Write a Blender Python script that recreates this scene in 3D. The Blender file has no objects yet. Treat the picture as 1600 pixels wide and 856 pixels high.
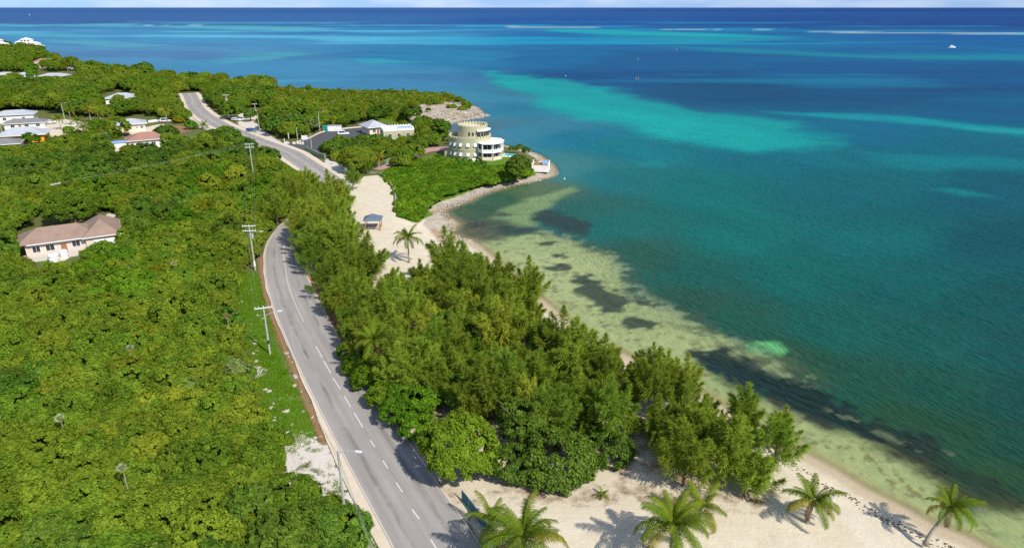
import bpy, math, random
import numpy as np
from mathutils import Vector, Matrix

R = math.radians
random.seed(7)
rng = np.random.default_rng(11)
scene = bpy.context.scene
COL = scene.collection

# ------------------------------------------------------------------ camera, sky, sun, exposure
CAM_H = 50.0
PITCH = R(21.3)
FPX = 1600 * 24 / 36.0
cd = bpy.data.cameras.new('camera')
cd.sensor_width = 36; cd.lens = 24; cd.clip_end = 900000; cd.clip_start = 0.5
cam = bpy.data.objects.new('camera', cd); COL.objects.link(cam)
cam.location = (0, 0, CAM_H)
cam.rotation_euler = (math.pi / 2 - PITCH, 0, 0)
scene.camera = cam

SUN_EL = R(44)
SUN_DIR = Vector((0.68, -0.73, 0)).normalized() * math.cos(SUN_EL) + Vector((0, 0, math.sin(SUN_EL)))
world = bpy.data.worlds.new('World'); scene.world = world; world.use_nodes = True
wn = world.node_tree.nodes; wl = world.node_tree.links
for n in list(wn): wn.remove(n)
sky = wn.new('ShaderNodeTexSky'); sky.sky_type = 'NISHITA'; sky.sun_disc = False
sky.sun_elevation = SUN_EL
sky.sun_rotation = math.atan2(SUN_DIR.x, SUN_DIR.y)
sky.altitude = 50; sky.air_density = 1.0; sky.dust_density = 0.4; sky.ozone_density = 1.6
bg = wn.new('ShaderNodeBackground'); bg.inputs['Strength'].default_value = 0.14
wo = wn.new('ShaderNodeOutputWorld')
tint = wn.new('ShaderNodeMix'); tint.data_type = 'RGBA'; tint.blend_type = 'MULTIPLY'; tint.inputs[0].default_value = 1.0
tint.inputs[7].default_value = (0.95, 0.96, 1.06, 1)
wtc = wn.new('ShaderNodeTexCoord'); wsp = wn.new('ShaderNodeSeparateXYZ'); wmx = wn.new('ShaderNodeMath'); wmx.operation = 'MAXIMUM'; wmx.inputs[1].default_value = 0.20
wcb = wn.new('ShaderNodeCombineXYZ'); wl.new(wtc.outputs['Generated'], wsp.inputs[0]); wl.new(wsp.outputs[2], wmx.inputs[0])
wl.new(wsp.outputs[0], wcb.inputs[0]); wl.new(wsp.outputs[1], wcb.inputs[1]); wl.new(wmx.outputs[0], wcb.inputs[2]); wl.new(wcb.outputs[0], sky.inputs[0])
wmp = wn.new('ShaderNodeMapping'); wmp.inputs['Scale'].default_value = (1, 1, 5); wl.new(wtc.outputs['Generated'], wmp.inputs[0])
wno = wn.new('ShaderNodeTexNoise'); wno.inputs['Scale'].default_value = 7; wno.inputs['Detail'].default_value = 6; wl.new(wmp.outputs[0], wno.inputs['Vector'])
wmr = wn.new('ShaderNodeMapRange'); wmr.inputs[1].default_value = 0.45; wmr.inputs[2].default_value = 0.75; wmr.inputs[4].default_value = 0.55; wl.new(wno.outputs['Fac'], wmr.inputs[0])
wcl = wn.new('ShaderNodeMix'); wcl.data_type = 'RGBA'; wcl.inputs[7].default_value = (6.2, 6.3, 6.4, 1); wl.new(wmr.outputs[0], wcl.inputs[0])
wl.new(sky.outputs[0], tint.inputs[6]); wl.new(tint.outputs[2], wcl.inputs[6]); wl.new(wcl.outputs[2], bg.inputs[0]); wl.new(bg.outputs[0], wo.inputs[0])
sl = bpy.data.lights.new('sun', 'SUN'); sl.energy = 4.6; sl.angle = R(0.53); sl.color = (1.0, 0.95, 0.86)
so = bpy.data.objects.new('sun', sl); COL.objects.link(so)
so.rotation_euler = SUN_DIR.to_track_quat('Z', 'Y').to_euler()
scene.view_settings.view_transform = 'Standard'
scene.view_settings.look = 'None'
scene.view_settings.exposure = 0.18
scene.view_settings.gamma = 1.0
scene.cycles.max_bounces = 6; scene.cycles.diffuse_bounces = 3; scene.cycles.glossy_bounces = 2
scene.cycles.transmission_bounces = 4; scene.cycles.transparent_max_bounces = 8
scene.cycles.use_denoising = False

# ------------------------------------------------------------------ helpers
LAND = 2.0
CP, SP = math.cos(PITCH), math.sin(PITCH)
def G(px, py, z=LAND):
    """where the sight line through a pixel of the 1600-wide photograph meets height z"""
    u = (px - 800) / FPX; v = -(py - 428) / FPX
    d = (u, CP + v * SP, -SP + v * CP)
    t = (z - CAM_H) / d[2]
    return Vector((d[0] * t, d[1] * t, z))
def Gs(pts, z=LAND): return [G(x, y, z) for x, y in pts]
def Gxy(pts, z=LAND):
    return np.array([[p.x, p.y] for p in Gs(pts, z)])
def height_at(px_base, py_base, py_top, z=LAND):
    b = G(px_base, py_base, z)
    v = -(py_top - 428) / FPX
    t = b.y / (CP + v * SP)
    return CAM_H + t * (-SP + v * CP) - z

def lin(r, g, b):
    f = lambda c: (c / 255) / 12.92 if c / 255 <= 0.04045 else ((c / 255 + 0.055) / 1.055) ** 2.4
    return (f(r), f(g), f(b))

def hash2(ix, iy, s):
    h = (ix.astype(np.int64) * 374761393 + iy.astype(np.int64) * 668265263 + s * 1442695041) & 0xffffffff
    h = ((h ^ (h >> 13)) * 1274126177) & 0xffffffff
    return ((h ^ (h >> 16)) & 0xffff) / 65535.0
def vnoise(x, y, s=0):
    ix = np.floor(x); iy = np.floor(y); fx = x - ix; fy = y - iy
    fx = fx * fx * (3 - 2 * fx); fy = fy * fy * (3 - 2 * fy)
    a = hash2(ix, iy, s); b = hash2(ix + 1, iy, s); c = hash2(ix, iy + 1, s); d = hash2(ix + 1, iy + 1, s)
    return (a + (b - a) * fx) * (1 - fy) + (c + (d - c) * fx) * fy
def fbm(x, y, s=0, o=4):
    t = 0; amp = 0.5
    for k in range(o):
        t = t + amp * vnoise(x, y, s + k * 17); x = x * 2.03 + 5.1; y = y * 2.03 + 3.7; amp *= 0.5
    return t * 2 / (2 - 2 ** (1 - o)) - 0.5 if o > 0 else t      # about -0.5 .. 0.5

def seg_dist(X, Y, poly, closed=True):
    d = np.full(X.shape, 1e18)
    n = len(poly)
    for i in range(n if closed else n - 1):
        ax, ay = poly[i]; bx, by = poly[(i + 1) % n]
        dx, dy = bx - ax, by - ay
        L = dx * dx + dy * dy + 1e-12
        t = np.clip(((X - ax) * dx + (Y - ay) * dy) / L, 0, 1)
        d = np.minimum(d, (X - ax - t * dx) ** 2 + (Y - ay - t * dy) ** 2)
    return np.sqrt(d)
def inside(X, Y, poly):
    c = np.zeros(X.shape, bool); n = len(poly)
    for i in range(n):
        ax, ay = poly[i]; bx, by = poly[(i + 1) % n]
        if ay == by: continue
        k = ((ay > Y) != (by > Y)) & (X < (bx - ax) * (Y - ay) / (by - ay) + ax)
        c ^= k
    return c
def sdf(X, Y, poly):
    """metres, positive inside"""
    return np.where(inside(X, Y, poly), 1, -1) * seg_dist(X, Y, poly)
def smooth(a, b, x):
    t = np.clip((x - a) / (b - a), 0, 1); return t * t * (3 - 2 * t)
def catmull(pts, n=8):
    P = [np.array(p, float) for p in pts]; P = [2 * P[0] - P[1]] + P + [2 * P[-1] - P[-2]]
    out = []
    for i in range(1, len(P) - 2):
        for k in range(n):
            t = k / n
            out.append(0.5 * (2 * P[i] + (P[i + 1] - P[i - 1]) * t + (2 * P[i - 1] - 5 * P[i] + 4 * P[i + 1] - P[i + 2]) * t * t
                              + (3 * P[i] - P[i - 1] - 3 * P[i + 1] + P[i + 2]) * t ** 3))
    out.append(P[-2]); return np.array(out)

def mesh_np(name, verts, faces, mats=(), attrs=None, smooth_shade=False):
    """faces: int array (n,3) or (n,4)"""
    me = bpy.data.meshes.new(name)
    verts = np.asarray(verts, np.float32); faces = np.asarray(faces, np.int32)
    k = faces.shape[1]
    me.vertices.add(len(verts)); me.vertices.foreach_set('co', verts.ravel())
    me.loops.add(faces.size); me.loops.foreach_set('vertex_index', faces.ravel())
    me.polygons.add(len(faces))
    me.polygons.foreach_set('loop_start', np.arange(0, faces.size, k, dtype=np.int32))
    me.polygons.foreach_set('loop_total', np.full(len(faces), k, np.int32))
    if smooth_shade: me.polygons.foreach_set('use_smooth', np.ones(len(faces), bool))
    for m in mats: me.materials.append(m)
    for an, (typ, data) in (attrs or {}).items():
        a = me.attributes.new(an, typ, 'POINT')
        data = np.asarray(data, np.float32 if typ != 'INT' else np.int32)
        if typ == 'FLOAT_COLOR':
            if data.shape[1] == 3: data = np.hstack([data, np.ones((len(data), 1), np.float32)])
            a.data.foreach_set('color', data.ravel())
        else: a.data.foreach_set('value', data.ravel())
    me.update(); me.validate(); return me

def link(o, parent=None):
    COL.objects.link(o)
    if parent is not None: o.parent = parent
    return o
def obj(name, me, parent=None, loc=None, rz=None):
    o = bpy.data.objects.new(name, me); link(o, parent)
    if loc is not None: o.location = loc
    if rz is not None: o.rotation_euler = (0, 0, rz)
    return o
def tag(o, label=None, cat=None, group=None, kind=None):
    if label: o['label'] = label
    if cat: o['category'] = cat
    if group: o['group'] = group
    if kind: o['kind'] = kind
    return o
def empty(name, loc=(0, 0, 0), rz=0.0):
    o = bpy.data.objects.new(name, None); COL.objects.link(o)
    o.location = loc; o.rotation_euler = (0, 0, rz); o.empty_display_size = 0.2
    return o

class MB:
    """collects solids in local metres and links them as one mesh"""
    def __init__(s): s.v = []; s.f = []
    def add(s, vs, fs):
        o = len(s.v); s.v += [tuple(p) for p in vs]; s.f += [tuple(i + o for i in f) for f in fs]; return s
    def box(s, cx, cy, cz, sx, sy, sz, rz=0.0, b=0.0):
        x, y, z = sx / 2, sy / 2, sz / 2; c, n = math.cos(rz), math.sin(rz)
        pts = [(-x, -y, -z), (x, -y, -z), (x, y, -z), (-x, y, -z), (-x, -y, z), (x, -y, z), (x, y, z), (-x, y, z)]
        pts = [(cx + p[0] * c - p[1] * n, cy + p[0] * n + p[1] * c, cz + p[2]) for p in pts]
        return s.add(pts, [(3, 2, 1, 0), (4, 5, 6, 7), (0, 1, 5, 4), (1, 2, 6, 5), (2, 3, 7, 6), (3, 0, 4, 7)])
    def prism(s, poly, z0, z1):
        n = len(poly); A = sum(poly[i][0] * poly[(i + 1) % n][1] - poly[(i + 1) % n][0] * poly[i][1] for i in range(n))
        if A < 0: poly = poly[::-1]
        vs = [(p[0], p[1], z0) for p in poly] + [(p[0], p[1], z1) for p in poly]
        fs = [tuple(range(n - 1, -1, -1)), tuple(range(n, 2 * n))] + [(i, (i + 1) % n, n + (i + 1) % n, n + i) for i in range(n)]
        return s.add(vs, fs)
    def cone(s, p0, p1, r0, r1, n=8):
        p0 = Vector(p0); p1 = Vector(p1); d = (p1 - p0)
        q = d.to_track_quat('Z', 'Y'); vs = []
        for p, r in ((p0, r0), (p1, r1)):
            for i in range(n):
                a = 2 * math.pi * i / n; vs.append(p + q @ Vector((r * math.cos(a), r * math.sin(a), 0)))
        return s.add(vs, [tuple(range(n - 1, -1, -1)), tuple(range(n, 2 * n))] + [(i, (i + 1) % n, n + (i + 1) % n, n + i) for i in range(n)])
    def tube(s, pts, rad, n=6):
        pts = [Vector(p) for p in pts]; rr = rad if hasattr(rad, '__len__') else [rad] * len(pts)
        o = len(s.v)
        for k, p in enumerate(pts):
            d = (pts[min(k + 1, len(pts) - 1)] - pts[max(k - 1, 0)])
            q = d.to_track_quat('Z', 'Y')
            for i in range(n):
                a = 2 * math.pi * i / n; s.v.append(tuple(p + q @ Vector((rr[k] * math.cos(a), rr[k] * math.sin(a), 0))))
        for k in range(len(pts) - 1):
            for i in range(n):
                s.f.append((o + k * n + i, o + k * n + (i + 1) % n, o + (k + 1) * n + (i + 1) % n, o + (k + 1) * n + i))
        s.f.append(tuple(o + i for i in range(n - 1, -1, -1))); e = o + (len(pts) - 1) * n
        s.f.append(tuple(e + i for i in range(n))); return s
    def lathe(s, prof, n=24, cx=0, cy=0, a0=0.0, a1=2 * math.pi):
        full = abs(a1 - a0 - 2 * math.pi) < 1e-6; m = n if full else n + 1; o = len(s.v)
        for r, z in prof:
            for i in range(m):
                a = a0 + (a1 - a0) * i / n; s.v.append((cx + r * math.cos(a), cy + r * math.sin(a), z))
        for k in range(len(prof) - 1):
            for i in range(n):
                j = (i + 1) % m; s.f.append((o + k * m + i, o + k * m + j, o + (k + 1) * m + j, o + (k + 1) * m + i))
        return s
    def hip(s, x0, x1, y0, y1, z, rise, inset=None):
        w, d = x1 - x0, y1 - y0; ins = inset if inset is not None else min(w, d) / 2
        if w >= d:
            ym = (y0 + y1) / 2; vs = [(x0, y0, z), (x1, y0, z), (x1, y1, z), (x0, y1, z), (x0 + ins, ym, z + rise), (x1 - ins, ym, z + rise)]
            return s.add(vs, [(3, 2, 1, 0), (0, 1, 5, 4), (1, 2, 5), (2, 3, 4, 5), (3, 0, 4)])
        xm = (x0 + x1) / 2; vs = [(x0, y0, z), (x1, y0, z), (x1, y1, z), (x0, y1, z), (xm, y0 + ins, z + rise), (xm, y1 - ins, z + rise)]
        return s.add(vs, [(3, 2, 1, 0), (0, 1, 4), (1, 2, 5, 4), (2, 3, 5), (3, 0, 4, 5)])
    def mesh(s, name, mat, sm=False):
        me = bpy.data.meshes.new(name); me.from_pydata(s.v, [], s.f); me.materials.append(mat)
        if sm: me.polygons.foreach_set('use_smooth', [True] * len(me.polygons))
        me.update(); return me
    def build(s, name, mat, parent=None, loc=None, rz=None, sm=False): return obj(name, s.mesh(name, mat, sm), parent, loc, rz)

# ------------------------------------------------------------------ materials
class NT:
    def __init__(s, name):
        s.m = bpy.data.materials.new(name); s.m.use_nodes = True; s.t = s.m.node_tree
        for n in list(s.t.nodes): s.t.nodes.remove(n)
        s.out = s.t.nodes.new('ShaderNodeOutputMaterial')
    def n(s, typ, **kw):
        x = s.t.nodes.new(typ)
        for k, v in kw.items():
            if k.startswith('i_'):
                key = k[2:]; key = int(key) if key.isdigit() else key.replace('_', ' ')
                x.inputs[key].default_value = v
            else: setattr(x, k, v)
        return x
    def l(s, a, b): s.t.links.new(a, b)
    def attr(s, name): return s.n('ShaderNodeAttribute', attribute_name=name)
    def pos(s): return s.n('ShaderNodeNewGeometry').outputs['Position']
    def noise(s, scale, vec=None, detail=3, rough=0.55, out='Fac'):
        x = s.n('ShaderNodeTexNoise', i_Scale=scale, i_Detail=detail, i_Roughness=rough)
        if vec is not None: s.l(vec, x.inputs['Vector'])
        return x.outputs[out]
    def math(s, op, a, b=None, c=None, clamp=False):
        x = s.n('ShaderNodeMath', operation=op, use_clamp=clamp)
        for i, v in enumerate((a, b, c)):
            if v is None: continue
            if isinstance(v, (int, float)): x.inputs[i].default_value = v
            else: s.l(v, x.inputs[i])
        return x.outputs[0]
    def ramp(s, f, stops, interp='LINEAR'):
        x = s.n('ShaderNodeValToRGB'); cr = x.color_ramp; cr.interpolation = interp
        while len(cr.elements) < len(stops): cr.elements.new(0.5)
        for e, (p, c) in zip(cr.elements, stops):
            e.position = p; e.color = (*c, 1) if len(c) == 3 else c
        s.l(f, x.inputs[0]); return x.outputs[0]
    def mix(s, f, a, b, mode='MIX'):
        x = s.n('ShaderNodeMix', data_type='RGBA', blend_type=mode)
        for i, v in ((0, f), (6, a), (7, b)):
            if isinstance(v, (int, float)): x.inputs[i].default_value = v
            elif isinstance(v, tuple): x.inputs[i].default_value = (*v[:3], 1)
            else: s.l(v, x.inputs[i])
        return x.outputs[2]
    def maprange(s, v, a, b, c=0.0, d=1.0, sm=False):
        x = s.n('ShaderNodeMapRange', clamp=True); x.interpolation_type = 'SMOOTHSTEP' if sm else 'LINEAR'
        s.l(v, x.inputs[0])
        for i, q in enumerate((a, b, c, d)): x.inputs[i + 1].default_value = q
        return x.outputs[0]
    def bump(s, h, strength=0.3, dist=0.1, nrm=None):
        x = s.n('ShaderNodeBump', i_Strength=strength, i_Distance=dist); s.l(h, x.inputs['Height'])
        if nrm is not None: s.l(nrm, x.inputs['Normal'])
        return x.outputs[0]
    def principled(s, col, rough=0.8, spec=0.3, nrm=None, metal=0.0):
        b = s.n('ShaderNodeBsdfPrincipled')
        if isinstance(col, tuple): b.inputs['Base Color'].default_value = (*col[:3], 1)
        else: s.l(col, b.inputs['Base Color'])
        if isinstance(rough, (int, float)): b.inputs['Roughness'].default_value = rough
        else: s.l(rough, b.inputs['Roughness'])
        b.inputs['Specular IOR Level'].default_value = spec; b.inputs['Metallic'].default_value = metal
        if nrm is not None: s.l(nrm, b.inputs['Normal'])
        return b.outputs[0]
    def done(s, sh): s.l(sh, s.out.inputs[0]); return s.m

def plain(name, col, rough=0.7, spec=0.3, var=0.12, scale=1.5, metal=0.0, dirt=None):
    t = NT(name); p = t.n('ShaderNodeTexCoord').outputs['Object']
    f = t.noise(scale, p, 5, 0.65)
    c = t.mix(f, tuple(x * (1 - var) for x in col), tuple(min(1, x * (1 + var)) for x in col))
    if dirt:
        g = t.maprange(t.noise(scale * 0.4, p, 4), 0.5, 0.75); c = t.mix(t.math('MULTIPLY', g, 0.6), c, dirt)
    return t.done(t.principled(c, rough, spec, t.bump(t.noise(scale * 12, p, 3), 0.2, 0.02), metal))

def leaf_mat(name, dark, light, yellow=None, trans=0.25, objvar=0.35, gloss=0.0):
    """leaf colour varies from leaf to leaf (attribute v) and from plant to plant"""
    t = NT(name); v = t.attr('v').outputs['Fac']; rnd = t.n('ShaderNodeObjectInfo').outputs['Random']
    c = t.mix(v, dark, light)
    if yellow:
        y = t.maprange(rnd, 0.55, 1.0, 0.0, 0.5); c = t.mix(y, c, yellow)
    h = t.n('ShaderNodeHueSaturation')
    r2 = t.math('FRACT', t.math('MULTIPLY', rnd, 7.31))
    t.l(t.math('MULTIPLY_ADD', r2, objvar * 2, 1 - objvar), h.inputs['Value']); t.l(c, h.inputs['Color'])
    r3 = t.math('FRACT', t.math('MULTIPLY', rnd, 13.7)); t.l(t.math('MULTIPLY_ADD', r3, 0.035, 0.4825), h.inputs['Hue'])
    col = h.outputs[0]
    d = t.n('ShaderNodeBsdfDiffuse'); t.l(col, d.inputs[0])
    tr = t.n('ShaderNodeBsdfTranslucent'); t.l(t.mix(0.6, col, light), tr.inputs[0])
    m = t.n('ShaderNodeMixShader'); m.inputs[0].default_value = trans; t.l(d.outputs[0], m.inputs[1]); t.l(tr.outputs[0], m.inputs[2])
    sh = m.outputs[0]
    if gloss:
        gl = t.n('ShaderNodeBsdfGlossy', i_Roughness=0.45); m2 = t.n('ShaderNodeMixShader'); m2.inputs[0].default_value = gloss
        t.l(sh, m2.inputs[1]); t.l(gl.outputs[0], m2.inputs[2]); sh = m2.outputs[0]
    return t.done(sh)

M = {}
M['leaf_scrub'] = leaf_mat('leaf_scrub', (0.068, 0.120, 0.011), (0.228, 0.335, 0.029), (0.32, 0.35, 0.030), 0.32, 0.18)
M['leaf_dark'] = leaf_mat('leaf_dark', (0.040, 0.090, 0.010), (0.150, 0.250, 0.030), None, 0.2, 0.25)
M['leaf_bright'] = leaf_mat('leaf_bright', (0.050, 0.120, 0.008), (0.175, 0.315, 0.020), None, 0.25, 0.30)
M['leaf_grey'] = leaf_mat('leaf_grey', (0.085, 0.135, 0.030), (0.23, 0.31, 0.085), None, 0.2, 0.2)
M['leaf_yellow'] = leaf_mat('leaf_yellow', (0.085, 0.105, 0.006), (0.26, 0.27, 0.016), None, 0.25, 0.3)
M['leaf_lime'] = leaf_mat('leaf_lime', (0.068, 0.135, 0.008), (0.20, 0.305, 0.025), None, 0.28, 0.05)
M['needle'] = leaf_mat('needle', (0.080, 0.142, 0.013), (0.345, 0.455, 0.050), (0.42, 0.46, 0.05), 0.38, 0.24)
M['sea_grape'] = leaf_mat('sea_grape', (0.035, 0.075, 0.006), (0.135, 0.20, 0.018), None, 0.2, 0.1, 0.012)
M['palm_leaf'] = leaf_mat('palm_leaf', (0.05, 0.105, 0.008), (0.20, 0.265, 0.022), None, 0.3, 0.15)
M['palm_yellow'] = leaf_mat('palm_yellow', (0.12, 0.125, 0.01), (0.34, 0.30, 0.03), None, 0.25, 0.2)
M['palm_dead'] = leaf_mat('palm_dead', (0.12, 0.08, 0.03), (0.28, 0.20, 0.09), None, 0.2, 0.2)
M['silver_leaf'] = leaf_mat('silver_leaf', (0.13, 0.18, 0.07), (0.32, 0.37, 0.20), None, 0.15, 0.1)
M['grass_blade'] = leaf_mat('grass_blade', (0.065, 0.165, 0.006), (0.17, 0.30, 0.016), None, 0.25, 0.1)
M['bark'] = plain('bark', (0.16, 0.12, 0.085), 0.9, 0.1, 0.35, 3)
M['bark_grey'] = plain('bark_grey', (0.30, 0.27, 0.22), 0.9, 0.1, 0.3, 4)
M['dead_wood'] = plain('dead_wood', (0.48, 0.44, 0.38), 0.9, 0.1, 0.2, 4)
M['frond_rib'] = plain('frond_rib', (0.30, 0.28, 0.06), 0.6, 0.3, 0.2, 4)
M['coconut'] = plain('coconut', (0.20, 0.20, 0.05), 0.6, 0.3, 0.3, 8)
M['white_wall'] = plain('white_wall', (0.78, 0.76, 0.71), 0.8, 0.2, 0.05, 0.8, dirt=(0.6, 0.56, 0.48))
M['cream_wall'] = plain('cream_wall', (0.72, 0.62, 0.50), 0.8, 0.2, 0.06, 0.8, dirt=(0.55, 0.48, 0.38))
M['pink_wall'] = plain('pink_wall', (0.64, 0.54, 0.47), 0.8, 0.2, 0.06, 0.8)
M['orange_wall'] = plain('orange_wall', (0.75, 0.34, 0.03), 0.8, 0.2, 0.06, 0.8)
M['sage_wall'] = plain('sage_wall', (0.43, 0.415, 0.255), 0.85, 0.2, 0.06, 0.6, dirt=(0.34, 0.34, 0.2))
M['sage_trim'] = plain('sage_trim', (0.50, 0.47, 0.29), 0.85, 0.2, 0.06, 1)
M['brown_roof'] = None
M['white_paint'] = plain('white_paint', (0.80, 0.80, 0.79), 0.6, 0.3, 0.03, 1)
M['grey_metal'] = plain('grey_metal', (0.42, 0.43, 0.44), 0.5, 0.4, 0.1, 2)
M['pole_wood'] = plain('pole_wood', (0.36, 0.36, 0.30), 0.85, 0.2, 0.2, 2)
M['pole_pale'] = plain('pole_pale', (0.40, 0.40, 0.36), 0.8, 0.2, 0.12, 2)
M['pole_band'] = plain('pole_band', (0.05, 0.06, 0.05), 0.6, 0.3, 0.1, 2)
M['wire'] = plain('wire', (0.24, 0.30, 0.20), 0.6, 0.3, 0.05, 1)
M['insulator'] = plain('insulator', (0.68, 0.68, 0.66), 0.4, 0.5, 0.05, 1)
M['timber'] = plain('timber', (0.32, 0.15, 0.06), 0.8, 0.2, 0.25, 3)
M['weathered'] = plain('weathered', (0.30, 0.26, 0.22), 0.9, 0.1, 0.25, 3)
M['teal'] = plain('teal', (0.012, 0.16, 0.20), 0.6, 0.3, 0.2, 2)
M['green_sign'] = plain('green_sign', (0.02, 0.34, 0.24), 0.5, 0.4, 0.05, 2)
M['black'] = plain('black', (0.02, 0.02, 0.022), 0.5, 0.4, 0.1, 2)
M['rubber'] = plain('rubber', (0.025, 0.025, 0.025), 0.8, 0.2, 0.1, 3)
M['car_white'] = plain('car_white', (0.75, 0.75, 0.75), 0.25, 0.5, 0.02, 1)
M['car_blue'] = plain('car_blue', (0.06, 0.13, 0.30), 0.25, 0.5, 0.03, 1)
M['car_grey'] = plain('car_grey', (0.12, 0.12, 0.13), 0.25, 0.5, 0.03, 1)
M['red_paint'] = plain('red_paint', (0.45, 0.05, 0.03), 0.5, 0.4, 0.1, 2)
M['yellow_paint'] = plain('yellow_paint', (0.75, 0.58, 0.04), 0.4, 0.4, 0.05, 2)
M['pool'] = plain('pool', (0.03, 0.48, 0.50), 0.1, 0.5, 0.1, 1)
M['blue_fabric'] = plain('blue_fabric', (0.24, 0.38, 0.62), 0.9, 0.1, 0.1, 2)
M['hedge_wall'] = plain('hedge_wall', (0.18, 0.25, 0.17), 0.95, 0.1, 0.25, 3)
M['lime_stone'] = plain('lime_stone', (0.42, 0.375, 0.30), 0.9, 0.1, 0.2, 2, dirt=(0.34, 0.28, 0.2))
t = NT('glass'); M['glass'] = t.done(t.principled((0.045, 0.042, 0.045), 0.08, 0.5))
t = NT('lamp_glass'); M['lamp_glass'] = t.done(t.principled((0.6, 0.6, 0.58), 0.2, 0.5))

def roof_mat(name, col, band=0.0, rough=0.8):
    t = NT(name); p = t.n('ShaderNodeTexCoord').outputs['Object']
    f = t.noise(0.9, p, 6, 0.7); c = t.mix(f, tuple(x * 0.75 for x in col), tuple(min(1, x * 1.25) for x in col))
    sep = t.n('ShaderNodeSeparateXYZ'); t.l(p, sep.inputs[0])
    w = t.math('FRACT', t.math('MULTIPLY', sep.outputs[2], 5.0))
    bn = t.bump(w, 0.5, 0.05)
    g = t.maprange(t.noise(0.35, p, 5), 0.45, 0.75); c = t.mix(t.math('MULTIPLY', g, 0.35), c, tuple(x * 0.6 for x in col))
    return t.done(t.principled(c, rough, 0.3, bn))
M['brown_roof'] = roof_mat('brown_roof', (0.285, 0.195, 0.145))
M['red_roof'] = roof_mat('red_roof', (0.34, 0.18, 0.135))
M['grey_roof'] = roof_mat('grey_roof', (0.40, 0.42, 0.45))
M['dark_roof'] = roof_mat('dark_roof', (0.20, 0.20, 0.20))
M['blue_roof'] = roof_mat('blue_roof', (0.115, 0.15, 0.20))

# asphalt
def asphalt_mat(name, col):
    t = NT(name); p = t.pos()
    f = t.noise(0.22, p, 6, 0.7); g = t.noise(9.0, p, 3, 0.7)
    c = t.mix(f, tuple(x * 0.78 for x in col), tuple(x * 1.2 for x in col))
    c = t.mix(t.math('MULTIPLY', t.maprange(g, 0.35, 0.75), 0.35), c, tuple(x * 0.6 for x in col))
    # wheel tracks and tar runs along the lane (attribute t = metres across, s = metres along)
    a = t.attr('across').outputs['Fac']; s_ = t.attr('along').outputs['Fac']
    comb = t.n('ShaderNodeCombineXYZ'); t.l(t.math('MULTIPLY', a, 1.1), comb.inputs[0]); t.l(t.math('MULTIPLY', s_, 0.045), comb.inputs[1])
    st = t.noise(1.0, comb.outputs[0], 5, 0.6)
    c = t.mix(t.maprange(st, 0.35, 0.7, 0.0, 0.75), c, tuple(x * 0.58 for x in col))
    pt = t.n('ShaderNodeTexVoronoi', i_Scale=0.11); t.l(p, pt.inputs['Vector']); c = t.mix(t.maprange(pt.outputs['Color'], 0.55, 0.9, 0.0, 0.22), c, tuple(x * 0.6 for x in col))
    lane = t.math('ABSOLUTE', t.math('SUBTRACT', t.math('ABSOLUTE', a), 1.9))
    comb2 = t.n('ShaderNodeCombineXYZ'); t.l(t.math('MULTIPLY', s_, 0.16), comb2.inputs[0]); t.l(t.math('MULTIPLY', a, 0.5), comb2.inputs[1])
    oil = t.math('MULTIPLY', t.maprange(lane, 0.05, 0.42, 1.0, 0.0, True), t.maprange(t.noise(1.0, comb2.outputs[0], 4, 0.75), 0.44, 0.66, 0.05, 0.6))
    c = t.mix(oil, c, (0.055, 0.055, 0.06))
    return t.done(t.principled(c, 0.85, 0.25, t.bump(g, 0.3, 0.01)))
M['asphalt'] = asphalt_mat('asphalt', (0.375, 0.345, 0.31))
M['asphalt_dark'] = plain('asphalt_dark', (0.085, 0.085, 0.09), 0.9, 0.2, 0.2, 0.5)
M['lane_paint'] = plain('lane_paint', (0.62, 0.61, 0.57), 0.7, 0.3, 0.15, 2)
M['line_faded'] = plain('line_faded', (0.58, 0.53, 0.44), 0.7, 0.3, 0.2, 1)
M['shoulder'] = plain('shoulder', (0.62, 0.52, 0.40), 0.95, 0.1, 0.18, 0.8)
M['paver'] = plain('paver', (0.42, 0.25, 0.22), 0.9, 0.2, 0.12, 0.8)
M['concrete'] = plain('concrete', (0.55, 0.50, 0.43), 0.9, 0.2, 0.15, 0.6)

# ------------------------------------------------------------------ coast, land and sea
coast_px = [(2100, 1180), (1800, 990), (1640, 908), (1537, 856), (1506, 839), (1453, 819), (1412, 795), (1350, 764), (1306, 736), (1230, 695),
            (1160, 655), (1080, 608), (1000, 566), (950, 543), (908, 519), (872, 490), (845, 468), (812, 440), (780, 412), (755, 390), (735, 376),
            (716, 372), (704, 362), (712, 350), (700, 338), (693, 330), (706, 322), (727, 316), (747, 305), (764, 300), (800, 290), (836, 284), (862, 277),
            (869, 270), (865, 260), (853, 249), (836, 240), (815, 233), (792, 228), (760, 219), (715, 211), (692, 204), (680, 202), (690, 199), (702, 194), (722, 189), (751, 184),
            (763, 182), (753, 175), (741, 166), (726, 160), (709, 153), (680, 150), (640, 148), (560, 147), (480, 144), (400, 139), (330, 135), (290, 131),
            (250, 124), (190, 119), (120, 110), (85, 95), (60, 85), (0, 73), (-150, 59), (-400, 46)]
coast = Gxy(coast_px, 0.0)
land_poly = np.vstack([coast, [[-6000, coast[-1][1] + 200], [-6000, -200], [400, -200], [coast[0][0] + 60, coast[0][1] - 60]]])

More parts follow.
